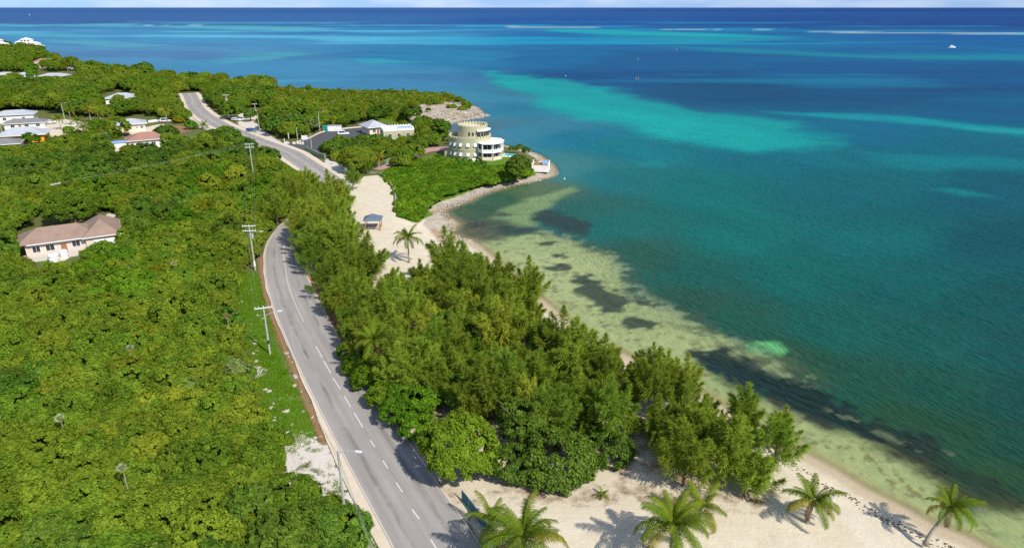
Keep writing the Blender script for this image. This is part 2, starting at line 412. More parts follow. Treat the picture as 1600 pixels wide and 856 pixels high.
def fan(py0, py1, step, ncol, smax, extra=()):
    pys = np.arange(py0, py1, -step)
    Yr = [q for q in (G(800, p, 0.0).y for p in pys) if q < 12000] + list(extra)
    Yr = [q for i, q in enumerate(Yr) if i == 0 or q > max(Yr[:i])]
    Yr = np.array(Yr); S = np.linspace(-smax, smax, ncol)
    Y = np.repeat(Yr[:, None], ncol, 1); X = Y * S[None, :]
    return X, Y
def grid_faces(nr, nc):
    i = np.arange(nr * nc).reshape(nr, nc)
    return np.stack([i[:-1, :-1], i[:-1, 1:], i[1:, 1:], i[1:, :-1]], -1).reshape(-1, 4)
def compact(V, F, keep_face, attrs):
    F = F[keep_face]; used = np.unique(F); mp = np.full(len(V), -1); mp[used] = np.arange(len(used))
    return V[used], mp[F], {k: (t, np.asarray(d)[used]) for k, (t, d) in attrs.items()}

road_px = [(860, 1150), (760, 985), (715, 910), (682, 856), (655, 812), (629, 770), (606, 733), (586, 700), (567, 669), (548, 637), (532, 609), (517, 584), (504, 560), (494, 542),
           (481, 515), (467, 487), (459, 468), (450.5, 445), (445, 420), (443, 395), (446, 377), (459, 357), (481, 337), (505, 314), (520, 297), (515, 284), (497, 270), (463, 247), (450, 239),
           (413, 225), (375, 210), (335, 191), (308, 171), (298, 151), (294, 146)]
road_c = catmull(Gxy(road_px), 6)
keep = [0]
for i in range(1, len(road_c)):
    if np.hypot(*(road_c[i] - road_c[keep[-1]])) > 1.2: keep.append(i)
road_c = road_c[keep]

# patches of the ground, traced as outlines on the land
SAND = [Gxy(p) for p in [
    [(430, 372), (470, 352), (520, 300), (556, 282), (566, 276), (590, 274), (606, 284), (618, 300), (621, 338), (650, 345), (672, 335), (720, 300), (760, 420), (900, 505), (1300, 700), (1800, 1000), (2200, 1300), (860, 1300), (760, 856), (715, 800), (640, 705), (560, 600), (515, 520), (485, 450), (462, 400)],
    [(57, 200), (75, 190), (100, 186), (128, 190), (135, 200), (118, 210), (90, 218), (62, 210)],
    [(372, 176), (392, 172), (415, 172), (408, 184), (402, 198), (416, 206), (392, 204), (372, 196)],
    [(70, 118), (100, 114), (118, 120), (100, 124), (75, 123)], [(24, 118), (45, 116), (50, 121), (28, 122)], [(200, 206), (240, 196), (258, 193), (252, 204), (232, 214), (206, 214)],
    [(165, 335), (195, 328), (215, 326), (212, 333), (190, 340), (170, 348)],
    [(28, 402), (60, 405), (95, 410), (110, 402), (60, 395)]]]
WHITE = [Gxy(p) for p in [
    [(440, 680), (480, 676), (516, 700), (540, 745), (572, 815), (600, 870), (580, 880), (545, 825), (521, 812), (480, 820), (448, 808), (456, 760), (438, 735)],
    [(388, 578), (402, 572), (412, 580), (398, 590)], [(284, 150), (300, 150), (318, 172), (362, 205), (352, 212), (310, 199), (286, 174)],
    [(455, 271), (482, 276), (500, 290), (480, 286), (462, 277)], [(376, 180), (400, 196), (430, 216), (442, 226), (425, 222), (392, 203), (366, 188)],
    [(512, 248), (530, 254), (548, 268), (556, 284), (540, 292), (520, 275), (500, 258)]]]
GRASS = [Gxy(p) for p in [
    [(370, 425), (400, 425), (412, 445), (424, 490), (452, 560), (480, 640), (496, 680), (460, 700), (430, 680), (412, 640), (398, 600), (388, 560), (380, 520), (368, 480)],
    [(560, 840), (540, 790), (552, 770), (600, 870), (590, 880)],
    [(420, 238), (440, 246), (462, 262), (476, 274), (455, 270), (430, 255)], [(290, 215), (325, 211), (335, 220), (300, 226)],
    [(585, 268), (640, 252), (690, 240), (760, 240), (830, 246), (840, 275), (780, 288), (720, 300), (668, 333), (650, 344), (622, 338), (619, 300), (606, 284)],
    [(60, 405), (110, 410), (100, 425), (65, 425)],
    [(405, 150), (450, 126), (560, 134), (660, 140), (720, 150), (740, 162), (690, 158), (640, 166), (632, 196), (560, 186), (500, 184), (440, 168)]]]
DIRT = [Gxy(p) for p in [
    [(402, 400), (420, 395), (421, 430), (428, 480), (450, 545), (482, 618), (505, 668), (530, 735), (545, 775), (538, 778), (515, 730), (490, 665), (466, 610), (438, 550), (420, 500), (410, 450)],
    [(475, 425), (500, 470), (535, 540), (580, 612), (640, 690), (630, 680), (650, 668), (600, 590), (560, 520), (510, 440)],
    [(270, 196), (290, 197), (300, 205), (280, 208), (240, 212), (250, 200)], [(300, 226), (340, 222), (345, 228), (305, 234)], [(190, 200), (170, 210), (140, 212), (150, 206)]]]
ROCK = [Gxy(p) for p in [
    [(640, 168), (690, 158), (726, 158), (745, 166), (766, 181), (752, 187), (720, 193), (700, 198), (676, 206), (650, 196), (632, 180)],
    [(660, 345), (668, 333), (700, 310), (730, 300), (790, 285), (835, 272), (842, 258), (858, 245), (875, 262), (870, 280), (800, 296), (745, 310), (712, 322), (700, 335), (716, 352), (704, 372), (720, 380), (690, 380), (672, 352)]]]
LITTER = [Gxy(p) for p in [
    [(470, 400), (540, 350), (560, 400), (620, 450), (720, 460), (820, 520), (960, 590), (1080, 650), (1170, 700), (1190, 745), (1080, 760), (1000, 735), (930, 735), (800, 730), (700, 690), (600, 600), (520, 510)],
    [(1150, 735), (1215, 750), (1225, 775), (1170, 780)],
    [(770, 738), (900, 752), (1000, 742), (1100, 770), (1200, 770), (1200, 796), (1080, 806), (980, 785), (880, 792), (775, 778)],
    [(640, 690), (720, 770), (760, 800), (752, 815), (700, 775), (640, 705)]]]

def land_height(X, Y, d):
    """d = metres inland; a beach that climbs from the water, flat land behind, a knoll under the castle"""
    h = np.where(d > 0, LAND * smooth(0, 16, d) ** 0.8, d * 0.12)
    h = np.maximum(h, -3.0)
    return h
def castle_lift(X, Y):
    c = G(738, 246, LAND)
    return 0.0 * X

X, Y = fan(1150, 40, 3.2, 430, 1.32)
x, y = X.ravel(), Y.ravel()
dcoast = sdf(x, y, land_poly) + 1.6 * fbm(x * 0.12, y * 0.12, 3) * np.clip((y - 120) / 60, 0, 1)
zl = land_height(x, y, dcoast)
zl += 0.18 * fbm(x * 0.15, y * 0.15, 9) * np.clip(dcoast / 6, 0, 1) * np.clip(seg_dist(x, y, road_c, False) / 6 - 0.9, 0, 1)
def region(polys):
    return np.clip(np.max([sdf(x, y, p) for p in polys], 0), -6, 6)
beach_d = np.clip(8 - dcoast, -6, 6)
rock = region(ROCK)
far_rock = np.where((y > 170) & (dcoast < 5), 4 - dcoast, -6)
sand = np.maximum(region(SAND), np.where(y < 190, beach_d, -6))
sand = np.where(seg_dist(x, y, road_c, False) < 5.5, np.minimum(sand, 6), sand)
zl += np.where((rock > 0) | (far_rock > 0), 0.9 * fbm(x * 0.35, y * 0.35, 21, 4) * np.clip(dcoast, 0, 1.5), 0)
LV = np.stack([x, y, zl], 1)
attrs = {'sand': ('FLOAT', sand), 'white': ('FLOAT', region(WHITE)), 'grass': ('FLOAT', region(GRASS)), 'dirt': ('FLOAT', region(DIRT)),
         'rock': ('FLOAT', np.clip(np.maximum(rock, far_rock), -6, 6)), 'litter': ('FLOAT', region(LITTER)), 'inland': ('FLOAT', dcoast)}
LF = grid_faces(*X.shape)
LV, LF, attrs = compact(LV, LF, dcoast[LF].max(1) > -14, attrs)

t = NT('ground'); p = t.pos()
n1 = t.noise(0.45, p, 5, 0.65); n2 = t.noise(2.6, p, 4, 0.65); n3 = t.noise(0.09, p, 3); n4 = t.noise(9, p, 3, 0.6)
def mask(name, a1, a2, w=0.35):
    v = t.math('ADD', t.attr(name).outputs['Fac'], t.math('ADD', t.math('MULTIPLY_ADD', n1, a1, -a1 / 2), t.math('MULTIPLY_ADD', n2, a2, -a2 / 2)))
    return t.maprange(v, -w, w, 0, 1, True)
soil = t.mix(n2, (0.085, 0.085, 0.030), (0.14, 0.165, 0.040))
grass = t.mix(t.maprange(n2, 0.3, 0.7), (0.050, 0.130, 0.007), (0.13, 0.225, 0.015))
grass = t.mix(t.maprange(n1, 0.52, 0.75, 0, 0.7), grass, (0.15, 0.17, 0.03))
sandc = t.mix(t.maprange(n1, 0.3, 0.7), (0.55, 0.475, 0.345), (0.655, 0.58, 0.435))
sandc = t.mix(t.maprange(n2, 0.58, 0.72, 0, 0.25), sandc, (0.42, 0.34, 0.24))
wet = t.maprange(t.math('ADD', t.attr('inland').outputs['Fac'], t.math('MULTIPLY_ADD', n1, 1.2, -0.6)), 0.6, 3.0, 1, 0, True)
sandc = t.mix(t.math('MULTIPLY', wet, 0.75), sandc, (0.40, 0.31, 0.19))
whitec = t.mix(n2, (0.48, 0.43, 0.36), (0.72, 0.66, 0.58))
dirtc = t.mix(n2, (0.20, 0.095, 0.045), (0.36, 0.20, 0.115))
rk = t.maprange(n1, 0.3, 0.72); rockc = t.mix(rk, (0.30, 0.26, 0.20), (0.56, 0.49, 0.39))
rockc = t.mix(t.maprange(n2, 0.46, 0.34, 0, 0.6), rockc, (0.13, 0.11, 0.085))
rockc = t.mix(t.maprange(n3, 0.55, 0.62, 0, 0.5), rockc, (0.34, 0.20, 0.05))
low = t.maprange(t.attr('inland').outputs['Fac'], 0.3, 1.6, 1, 0); rockc = t.mix(t.math('MULTIPLY', low, 0.6), rockc, (0.20, 0.13, 0.05))
littc = t.mix(n2, (0.16, 0.10, 0.055), (0.34, 0.25, 0.16))
c = t.mix(mask('sand', 1.6, 1.0), soil, sandc)
lm = t.math('MULTIPLY', mask('litter', 5, 4, 1.4), t.maprange(n1, 0.42, 0.62)); c = t.mix(lm, c, littc)
c = t.mix(mask('grass', 3, 2, 0.5), c, grass)
gw = t.math('MULTIPLY', mask('grass', 1, 1), t.maprange(t.noise(0.7, p, 5, 0.75), 0.62, 0.67)); c = t.mix(gw, c, whitec)
c = t.mix(mask('dirt', 1.4, 0.9), c, dirtc)
wm = t.math('MULTIPLY', mask('white', 5.0, 3.0), t.maprange(n1, 0.36, 0.46)); c = t.mix(wm, c, whitec)
c = t.mix(mask('rock', 1.6, 1.5, 0.5), c, rockc)
foot = t.n('ShaderNodeTexVoronoi', i_Scale=1.7); t.l(p, foot.inputs['Vector'])
fp_ = t.maprange(foot.outputs['Distance'], 0.08, 0.34)
bn = t.bump(n4, 0.4, 0.07, t.bump(t.math('MULTIPLY', fp_, t.maprange(n1, 0.45, 0.65)), 0.25, 0.06, t.bump(n2, 0.4, 0.18)))
M['ground'] = t.done(t.principled(c, 0.95, 0.12, bn))
land = obj('ground', mesh_np('ground', LV, LF, [M['ground']], attrs, True)); tag(land, kind='structure')

# ---- sea: a sheet to the horizon whose colour is the bottom and depth at each place
X, Y = fan(1150, 12.6, 1.7, 620, 1.32, extra=(12500, 16000, 22000, 32000, 60000, 150000, 400000))
x, y = X.ravel(), Y.ravel()
ctrl = [(100, 14, 62, 102, 158), (500, 14, 62, 102, 158), (800, 16, 44, 92, 158), (1100, 16, 10, 74, 145), (1500, 16, 5, 60, 130), (100, 30, 55, 100, 160), (500, 30, 50, 105, 165), (900, 32, 18, 85, 155), (1300, 32, 5, 72, 142), (1550, 35, 3, 68, 138),
        (60, 55, 72, 145, 188), (300, 60, 72, 148, 190), (600, 55, 52, 130, 182), (900, 60, 15, 108, 165), (1200, 66, 12, 112, 160), (1500, 62, 6, 95, 158), (1580, 80, 8, 108, 158),
        (200, 85, 85, 145, 185), (420, 100, 70, 145, 185), (600, 125, 66, 140, 178), (720, 90, 38, 130, 172), (850, 90, 16, 105, 155), (1000, 95, 8, 92, 142), (1300, 100, 8, 98, 148), (1550, 120, 6, 92, 142),
        (720, 165, 62, 135, 168), (800, 175, 44, 132, 164), (950, 120, 10, 88, 138), (1150, 140, 5, 78, 125), (1400, 145, 5, 82, 132), (1570, 170, 5, 96, 142), (830, 205, 60, 132, 162), (900, 215, 24, 122, 152), (1000, 225, 8, 116, 145), (1250, 245, 3, 104, 136), (1330, 205, 4, 108, 145), (1550, 230, 4, 102, 140),
        (880, 262, 62, 120, 140), (950, 280, 22, 112, 132), (1100, 300, 4, 108, 122), (1350, 290, 3, 98, 122), (1570, 300, 5, 88, 118), (900, 330, 58, 98, 100), (960, 350, 36, 102, 110), (1150, 370, 5, 106, 114), (1400, 370, 3, 96, 112), (1580, 380, 7, 80, 104),
        (980, 400, 62, 88, 82), (1080, 430, 36, 92, 92), (1250, 430, 6, 98, 106), (1450, 440, 6, 92, 102), (1580, 460, 10, 82, 94), (1060, 470, 62, 80, 70), (1150, 500, 48, 84, 78), (1300, 510, 18, 90, 90), (1480, 530, 18, 86, 88), (1590, 540, 16, 80, 86),
        (1220, 560, 62, 78, 62), (1340, 600, 50, 80, 68), (1460, 600, 36, 80, 74), (1590, 620, 30, 74, 72), (1380, 660, 62, 76, 56), (1480, 690, 56, 74, 56), (1590, 690, 42, 72, 64), (1520, 750, 66, 74, 50), (1600, 760, 60, 74, 52),
        (740, 330, 92, 88, 72), (760, 312, 92, 92, 80), (820, 300, 96, 108, 88), (700, 350, 90, 85, 72), (700, 205, 100, 112, 140), (770, 195, 78, 125, 150)]
ctrl = [(a, b, r_ * (0.68 if r_ > 26 and b_ < 112 and b > 300 else 1), g_ * (1.04 if b > 220 else 1), b_) for a, b, r_, g_, b_ in ctrl]
cp = Gxy([(a, b) for a, b, *_ in ctrl], 0.0); cc = np.array([np.array(lin(*q[2:])) * ((0.66, 0.66, 0.64) if q[1] < 135 else (0.63, 0.70, 0.60) if q[1] < 220 else (0.60, 0.74, 0.56)) for q in ctrl])
def warp(X, Y): return np.arctan2(X, Y) * 1.0, np.log(Y)
ca, cb = warp(cp[:, 0], cp[:, 1])
qx = x + 10 * fbm(x * 0.03, y * 0.03, 1) * np.clip(y / 150, 0.3, 8); qy = y * (1 + 0.10 * fbm(x * 0.02, y * 0.012, 2) * np.clip(y / 300, 0.3, 1))
A, B = warp(qx, qy)
num = np.zeros((len(x), 3)); den = np.zeros(len(x))
for i in range(len(ctrl)):
    d2 = (A - ca[i]) ** 2 + ((B - cb[i]) * 0.75) ** 2 + 2e-4
    w = d2 ** -2.2; num += w[:, None] * cc[i]; den += w
col = num / den[:, None]
wx = x + 5 * fbm(x * 0.09, y * 0.09, 31, 5); wy = y + 5 * fbm(x * 0.09, y * 0.09, 41, 5)
fx = x + 60 * fbm(x * 0.008, y * 0.008, 33, 5); fy = y + 60 * fbm(x * 0.008, y * 0.008, 43, 5)
def paint(poly_px, rgb, soft, amount=1.0, far=False, noise=0.0, ns=0.2):
    global col
    P = Gxy(poly_px, 0.0)
    b = 4 * soft + 70 if far else 4 * soft + 12
    near = (x > P[:, 0].min() - b) & (x < P[:, 0].max() + b) & (y > P[:, 1].min() - b) & (y < P[:, 1].max() + b)
    if not near.any(): return
    s = sdf((fx if far else wx)[near], (fy if far else wy)[near], P)
    if noise: s = s + noise * fbm(x[near] * ns, y[near] * ns, 51, 4)
    m = smooth(-soft, soft, s) * amount
    if far: m = m * (0.72 + 0.56 * np.clip(0.5 + fbm(x[near] * 0.03, y[near] * 0.03, 57, 4), 0, 1))
    m = np.clip(m, 0, 1)
    col[near] = col[near] * (1 - m[:, None]) + np.array(lin(*rgb)) * np.array([0.66, 0.70, 0.60]) * m[:, None]
def ell(cx, cy, rx, ry, n=14): return [(cx + rx * math.cos(2 * math.pi * k / n), cy + ry * math.sin(2 * math.pi * k / n)) for k in range(n)]
# far bars and streaks, turquoise over sand
streak = fbm(x * 0.0016, y * 0.0075, 61, 5); streak2 = fbm(x * 0.004 + 9, y * 0.016, 71, 4)
sm = smooth(0.05, 0.16, streak) * smooth(330, 600, y) * (1 - smooth(2300, 2900, y)) * (0.40 + 0.25 * smooth(0.05, -0.25, x / y))
left = smooth(0.05, -0.25, x / y)
tq = np.array(lin(22, 160, 180))[None] * (1 - left[:, None]) + np.array(lin(84, 170, 190))[None] * left[:, None]
col = col * (1 - sm[:, None]) + tq * sm[:, None]
dk = smooth(0.02, 0.12, streak2) * smooth(200, 500, y) * (1 - smooth(2500, 3500, y)) * 0.6
col = col * (1 - dk[:, None]) + col * np.array([0.80, 0.70, 0.84]) * dk[:, None]
paint([(770, 112), (830, 118), (900, 128), (960, 137), (1000, 152), (1050, 162), (1150, 174), (1250, 186), (1290, 199), (1309, 211), (1290, 221), (1240, 225), (1170, 227), (1120, 223), (1060, 209), (1000, 196), (920, 184), (880, 171), (850, 157), (800, 140)], (3, 166, 171), 10, 0.85, True, noise=26, ns=0.05)
paint([(860, 160), (960, 168), (1060, 182), (1180, 200), (1230, 210), (1170, 218), (1080, 205), (980, 188), (900, 175)], (16, 180, 178), 18, 0.6, True, noise=22, ns=0.06)
paint([(1205, 168), (1300, 172), (1400, 181), (1500, 191), (1600, 206), (1640, 214), (1640, 226), (1560, 212), (1480, 201), (1400, 191), (1300, 181)], (8, 156, 170), 7, 0.8, True, noise=10, ns=0.05)
paint([(1480, 196), (1600, 211), (1640, 218), (1560, 210)], (60, 175, 180), 5, 0.6, True)
paint([(1335, 222), (1420, 232), (1520, 242), (1640, 256), (1640, 274), (1540, 262), (1480, 256), (1420, 261), (1360, 248)], (3, 136, 152), 7, 0.75, True)
paint([(1418, 299), (1450, 296), (1504, 307), (1465, 311)], (12, 146, 148), 4, 0.8, True)
paint([(950, 240), (985, 236), (1018, 243), (990, 249), (962, 247)], (18, 142, 152), 5, 0.7, True)
paint([(1260, 360), (1400, 380), (1380, 396), (1290, 384)], (5, 118, 118), 12, 0.5, True)
paint([(850, 46), (940, 47), (1060, 51), (1160, 54), (1220, 58), (1100, 58), (980, 56), (900, 53)], (22, 168, 184), 40, 0.9, True)
paint([(900, 56), (1050, 58), (1220, 57), (1230, 60), (1130, 68), (1040, 66), (960, 60)], (14, 150, 176), 40, 0.75, True)
paint([(1050, 72), (1200, 78), (1330, 84), (1450, 86), (1640, 88), (1640, 95), (1480, 93), (1350, 90), (1180, 84)], (6, 136, 160), 25, 0.8, True)
paint([(0, 38), (200, 40), (450, 42), (560, 46), (440, 47), (200, 42), (0, 40)], (92, 182, 196), 30, 0.8, True)
paint([(-60, 50), (60, 52), (160, 56), (80, 58), (-60, 54)], (88, 172, 198), 20, 0.6, True)
paint([(60, 62), (160, 64), (280, 72), (180, 75), (100, 70)], (95, 172, 196), 16, 0.6, True)
paint([(320, 94), (400, 88), (450, 85), (400, 95), (340, 99)], (80, 172, 190), 12, 0.6, True)
paint([(360, 86), (430, 82), (500, 84), (420, 90)], (80, 172, 190), 12, 0.5, True)
paint([(500, 92), (580, 93), (660, 98), (580, 100)], (52, 168, 190), 10, 0.7, True)
paint([(560, 50), (700, 52), (760, 56), (640, 58)], (60, 150, 190), 30, 0.5, True)
# the breaking reef line far out
foam = (188, 205, 214)
paint([(1262, 49.2), (1400, 50.5), (1640, 52), (1640, 54.4), (1400, 52.6), (1262, 51)], foam, 9, 0.55, True)
paint([(795, 41.6), (870, 41.8), (935, 43.4), (860, 44.6), (795, 44.2)], (170, 186, 202), 12, 0.75, True)
for a, b in ((1045, 1060), (1120, 1132), (1180, 1210), (1065, 1110), (225, 240), (260, 268), (296, 318)):
    paint([(a, 46.2 if a > 500 else 39.6), (b, 46.4 if a > 500 else 39.8), (b, 48.2 if a > 500 else 41), (a, 48 if a > 500 else 40.8)], (150, 185, 205), 8, 0.8, True)
# near shore: pale sand bottom, then turtle grass
pale = (172, 182, 128)
paint([(735, 385), (764, 376), (800, 366), (839, 362), (880, 374), (940, 396), (970, 419), (981, 441), (1000, 462), (1022, 480), (1060, 490), (1094, 512), (1120, 527), (1157, 542), (1187, 557), (1215, 582), (1160, 570), (1100, 560), (1075, 572), (1120, 592), (1180, 618), (1230, 648), (1256, 654), (1300, 679), (1366, 695), (1397, 704), (1437, 739), (1453, 764), (1506, 795), (1553, 798), (1600, 806), (1800, 900), (1800, 1050), (1640, 930), (1500, 860), (1300, 750), (1000, 600), (900, 530), (840, 480), (780, 430)], pale, 1.8, 0.93, noise=5, ns=0.35)
paint([(780, 400), (860, 395), (930, 415), (900, 450), (960, 520), (1040, 520), (1090, 545), (1020, 560), (930, 520), (850, 455)], (190, 194, 142), 6, 0.7)
paint([(1240, 665), (1330, 700), (1400, 735), (1460, 785), (1400, 770), (1300, 715)], (184, 187, 136), 5, 0.7)
paint([(895, 291), (903, 298), (872, 312), (850, 330), (832, 342), (840, 356), (800, 354), (768, 342), (788, 325), (830, 310), (862, 299)], (150, 172, 122), 2, 0.85, noise=4)
paint([(700, 345), (740, 340), (790, 352), (770, 372), (735, 382), (712, 368)], (98, 92, 72), 4, 0.7, noise=5)
paint([(1160, 545), (1175, 534), (1205, 535), (1224, 545), (1215, 556), (1185, 555)], (118, 196, 132), 1.0, 0.95, noise=2)
paint([(1130, 545), (1170, 548), (1230, 560), (1250, 580), (1225, 585), (1180, 566)], (110, 124, 84), 3, 0.6, noise=6, ns=0.5)
dkc = (26, 46, 42)
paint([(1071, 550), (1124, 545), (1157, 562), (1199, 575), (1255, 596), (1300, 625), (1340, 655), (1400, 672), (1445, 684), (1465, 706), (1420, 712), (1366, 692), (1320, 682), (1280, 660), (1230, 642), (1180, 612), (1120, 588), (1080, 568)], dkc, 0.8, 0.95, noise=5, ns=0.5)
paint([(1340, 655), (1430, 680), (1540, 740), (1600, 770), (1600, 800), (1540, 780), (1460, 735), (1390, 700)], (42, 58, 44), 2, 0.8, noise=6, ns=0.3)
paint([(1150, 605), (1230, 645), (1300, 680), (1380, 698), (1440, 730), (1470, 765), (1540, 795), (1600, 800), (1600, 790), (1540, 782), (1480, 745), (1420, 712), (1320, 682), (1230, 642)], (92, 78, 44), 2, 0.6, noise=3)
paint([(884, 420), (910, 428), (940, 444), (965, 456), (1000, 466), (1024, 481), (990, 476), (968, 486), (940, 487), (912, 466)], (30, 52, 46), 0.9, 0.86, noise=6, ns=0.5)
for e in (ell(1002, 504, 24, 7), ell(869, 399, 12, 4.5), ell(865, 419, 13, 5), ell(846, 379, 13, 3)): paint(e, (42, 60, 48), 0.6, 0.88, noise=4, ns=0.6)
paint([(826, 336), (850, 330), (890, 336), (930, 352), (905, 368), (870, 360), (838, 348)], (48, 62, 60), 1.6, 0.85, noise=5, ns=0.3)
for e in (ell(784, 337, 19, 5), ell(800, 358, 34, 6), ell(745, 352, 22, 5)): paint(e, (56, 68, 62), 1.4, 0.8, noise=4, ns=0.35)
# broken reef crust between the sand and the grass
crust = fbm(x * 0.55, y * 0.55, 81, 4); band = Gxy([(850, 362), (900, 378), (950, 400), (985, 440), (1010, 470), (1060, 492), (1100, 520), (1160, 545), (1240, 585)], 0.0)
dbd = seg_dist(wx, wy, band, False); m = smooth(3.8, 0.5, dbd) * smooth(0.02, 0.10, crust)
col = col * (1 - 0.75 * m[:, None]) + np.array(lin(120, 132, 98)) * 0.75 * m[:, None]
m = smooth(6, 1, dbd) * smooth(-0.05, -0.14, crust); col = col * (1 - 0.6 * m[:, None]) + np.array(lin(66, 74, 58)) * 0.6 * m[:, None]
band2 = Gxy([(1290, 640), (1330, 662), (1365, 676), (1410, 690), (1450, 695), (1480, 706)], 0.0); dbd = seg_dist(wx, wy, band2, False)
m = smooth(1.6, 0.3, dbd) * smooth(0.06, 0.14, crust); col = col * (1 - 0.7 * m[:, None]) + np.array(lin(92, 104, 76)) * 0.7 * m[:, None]
dcs = sdf(x, y, land_poly) + 1.6 * fbm(x * 0.12, y * 0.12, 3) * np.clip((y - 120) / 60, 0, 1)
speck = smooth(0.13, 0.2, fbm(x * 0.8, y * 0.8, 95, 5)) * smooth(2.0, 6.0, -dcs) * (1 - smooth(12.0, 16.0, -dcs)) * (y < 170)
col = col * (1 - 0.35 * speck[:, None])
wrack = smooth(0.10, 0.2, fbm(x * 1.4, y * 0.9, 91, 4)) * smooth(1.0, 3.0, -dcs) * (1 - smooth(5.0, 9.0, -dcs)) * (y < 190)
col = col * (1 - 0.65 * wrack[:, None]) + np.array(lin(96, 84, 44)) * 0.65 * wrack[:, None]
shallow = smooth(-3.2, -0.2, dcs) * (y < 200)
col = col * (1 - 0.55 * shallow[:, None]) + np.array(lin(180, 160, 112)) * 0.5 * shallow[:, None]
alpha = smooth(0.4, -2.0, dcs)
SV = np.stack([x, y, np.zeros_like(x)], 1); SF = grid_faces(*X.shape)
SV, SF, attrs = compact(SV, SF, dcs[SF].min(1) < 3.0, {'Col': ('FLOAT_COLOR', col), 'alpha': ('FLOAT', alpha), 'wave': ('FLOAT', np.clip(260 / np.maximum(y, 1), 0, 1) ** 1.2 * (0.30 + 0.70 * smooth(4, 34, -dcs)))})
t = NT('sea_water'); p = t.pos()
def wave_space(deg, k):
    a = t.n('ShaderNodeMapping'); t.l(p, a.inputs[0]); a.inputs['Rotation'].default_value = (0, 0, R(deg))
    b = t.n('ShaderNodeMapping'); t.l(a.outputs[0], b.inputs[0]); b.inputs['Scale'].default_value = (1, k, 1); return b
mp = wave_space(-45, 0.17)
mp2 = wave_space(-18, 0.28)
w1 = t.noise(0.62, mp.outputs[0], 3, 0.55); w2 = t.noise(1.5, mp2.outputs[0], 3, 0.6); w3 = t.noise(0.10, mp.outputs[0], 3, 0.6); w4 = t.noise(0.02, mp2.outputs[0], 3, 0.6)
h = t.math('ADD', t.math('ADD', t.math('MULTIPLY', w1, 0.85), t.math('MULTIPLY', w2, 0.48)), t.math('ADD', t.math('MULTIPLY', w3, 1.2), t.math('MULTIPLY', w4, 3.0)))
hh = t.math('MULTIPLY', h, t.attr('wave').outputs['Fac'])
bn = t.bump(hh, 1.0, 1.5)
c = t.attr('Col').outputs['Color']
mottle = t.math('MULTIPLY', t.maprange(t.noise(0.6, p, 5, 0.7), 0.3, 0.7, 0.86, 1.12), t.maprange(t.noise(0.05, mp.outputs[0], 5, 0.65), 0.3, 0.7, 0.90, 1.10))
hv = t.n('ShaderNodeHueSaturation'); t.l(c, hv.inputs['Color']); t.l(mottle, hv.inputs['Value']); hv.inputs['Saturation'].default_value = 1.02
df = t.n('ShaderNodeBsdfDiffuse'); t.l(hv.outputs[0], df.inputs[0]); t.l(bn, df.inputs['Normal'])
gl = t.n('ShaderNodeBsdfGlossy', i_Roughness=0.22); t.l(bn, gl.inputs['Normal'])
fr = t.n('ShaderNodeFresnel', i_IOR=1.33); t.l(bn, fr.inputs['Normal'])
# a wind-ruffled sea turns its wave faces to the viewer, so reflection levels off at low angles
ms = t.n('ShaderNodeMixShader'); t.l(t.math('MINIMUM', fr.outputs[0], 0.085), ms.inputs[0]); t.l(df.outputs[0], ms.inputs[1]); t.l(gl.outputs[0], ms.inputs[2])
sh = ms.outputs[0]
tr = t.n('ShaderNodeBsdfTransparent'); mx = t.n('ShaderNodeMixShader'); t.l(t.attr('alpha').outputs['Fac'], mx.inputs[0]); t.l(tr.outputs[0], mx.inputs[1]); t.l(sh, mx.inputs[2])
M['sea_water'] = t.done(mx.outputs[0])
sea = obj('sea', mesh_np('sea', SV, SF, [M['sea_water']], attrs, True)); tag(sea, kind='structure')

# ---- road
def ribbon(name, center, half_l, half_r, z, mat, parent=None, kind='structure', i0=0, i1=None):
    C = center[i0:i1]; T = np.gradient(C, axis=0); T /= np.hypot(T[:, 0], T[:, 1])[:, None]; N = np.stack([T[:, 1], -T[:, 0]], 1)
    s = np.concatenate([[0], np.cumsum(np.hypot(*np.diff(C, axis=0).T))])
    hl = np.broadcast_to(np.asarray(half_l, float), len(C)); hr = np.broadcast_to(np.asarray(half_r, float), len(C))
    rows = []; ac = []; al = []
    fr = np.linspace(0, 1, 9)
    for f in fr:
        o = -hl + (hl + hr) * f
        rows.append(np.column_stack([C + N * o[:, None], np.full(len(C), z)])); ac.append(o); al.append(s)
    V = np.stack(rows, 1).reshape(-1, 3)
    me = mesh_np(name, V, grid_faces(len(C), 9), [mat], {'across': ('FLOAT', np.stack(ac, 1).ravel()), 'along': ('FLOAT', np.stack(al, 1).ravel())})
    o = obj(name, me, parent)
    if parent is None and kind: tag(o, kind=kind)
    return o
# travelling away from the camera: left is -N
ry = road_c[:, 1]; far_w = smooth(185, 230, ry)
wob = 0.25 * fbm(np.arange(len(road_c)) * 0.31, np.zeros(len(road_c)), 5)
ribbon('road_shoulder', road_c, 3.95 + 1.6 * wob + 0.9 * smooth(90, 60, ry) + 1.6 * far_w, 3.9 + 1.6 * wob + 2.0 * far_w, LAND + 0.145, M['shoulder'])
road = ribbon('road', road_c, 3.75, 3.75, LAND + 0.15, M['asphalt'])
def strip(name, pts, width, z, mat, parent):
    C = np.array(pts); T = np.gradient(C, axis=0); T /= np.hypot(T[:, 0], T[:, 1])[:, None]; N = np.stack([T[:, 1], -T[:, 0]], 1)
    V = np.concatenate([np.column_stack([C - N * width / 2, np.full(len(C), z)]), np.column_stack([C + N * width / 2, np.full(len(C), z)])]); n = len(C)
    F = [(i, i + n, i + n + 1, i + 1) for i in range(n - 1)]
    return obj(name, mesh_np(name, V, F, [mat]), parent)
RZ = LAND + 0.154
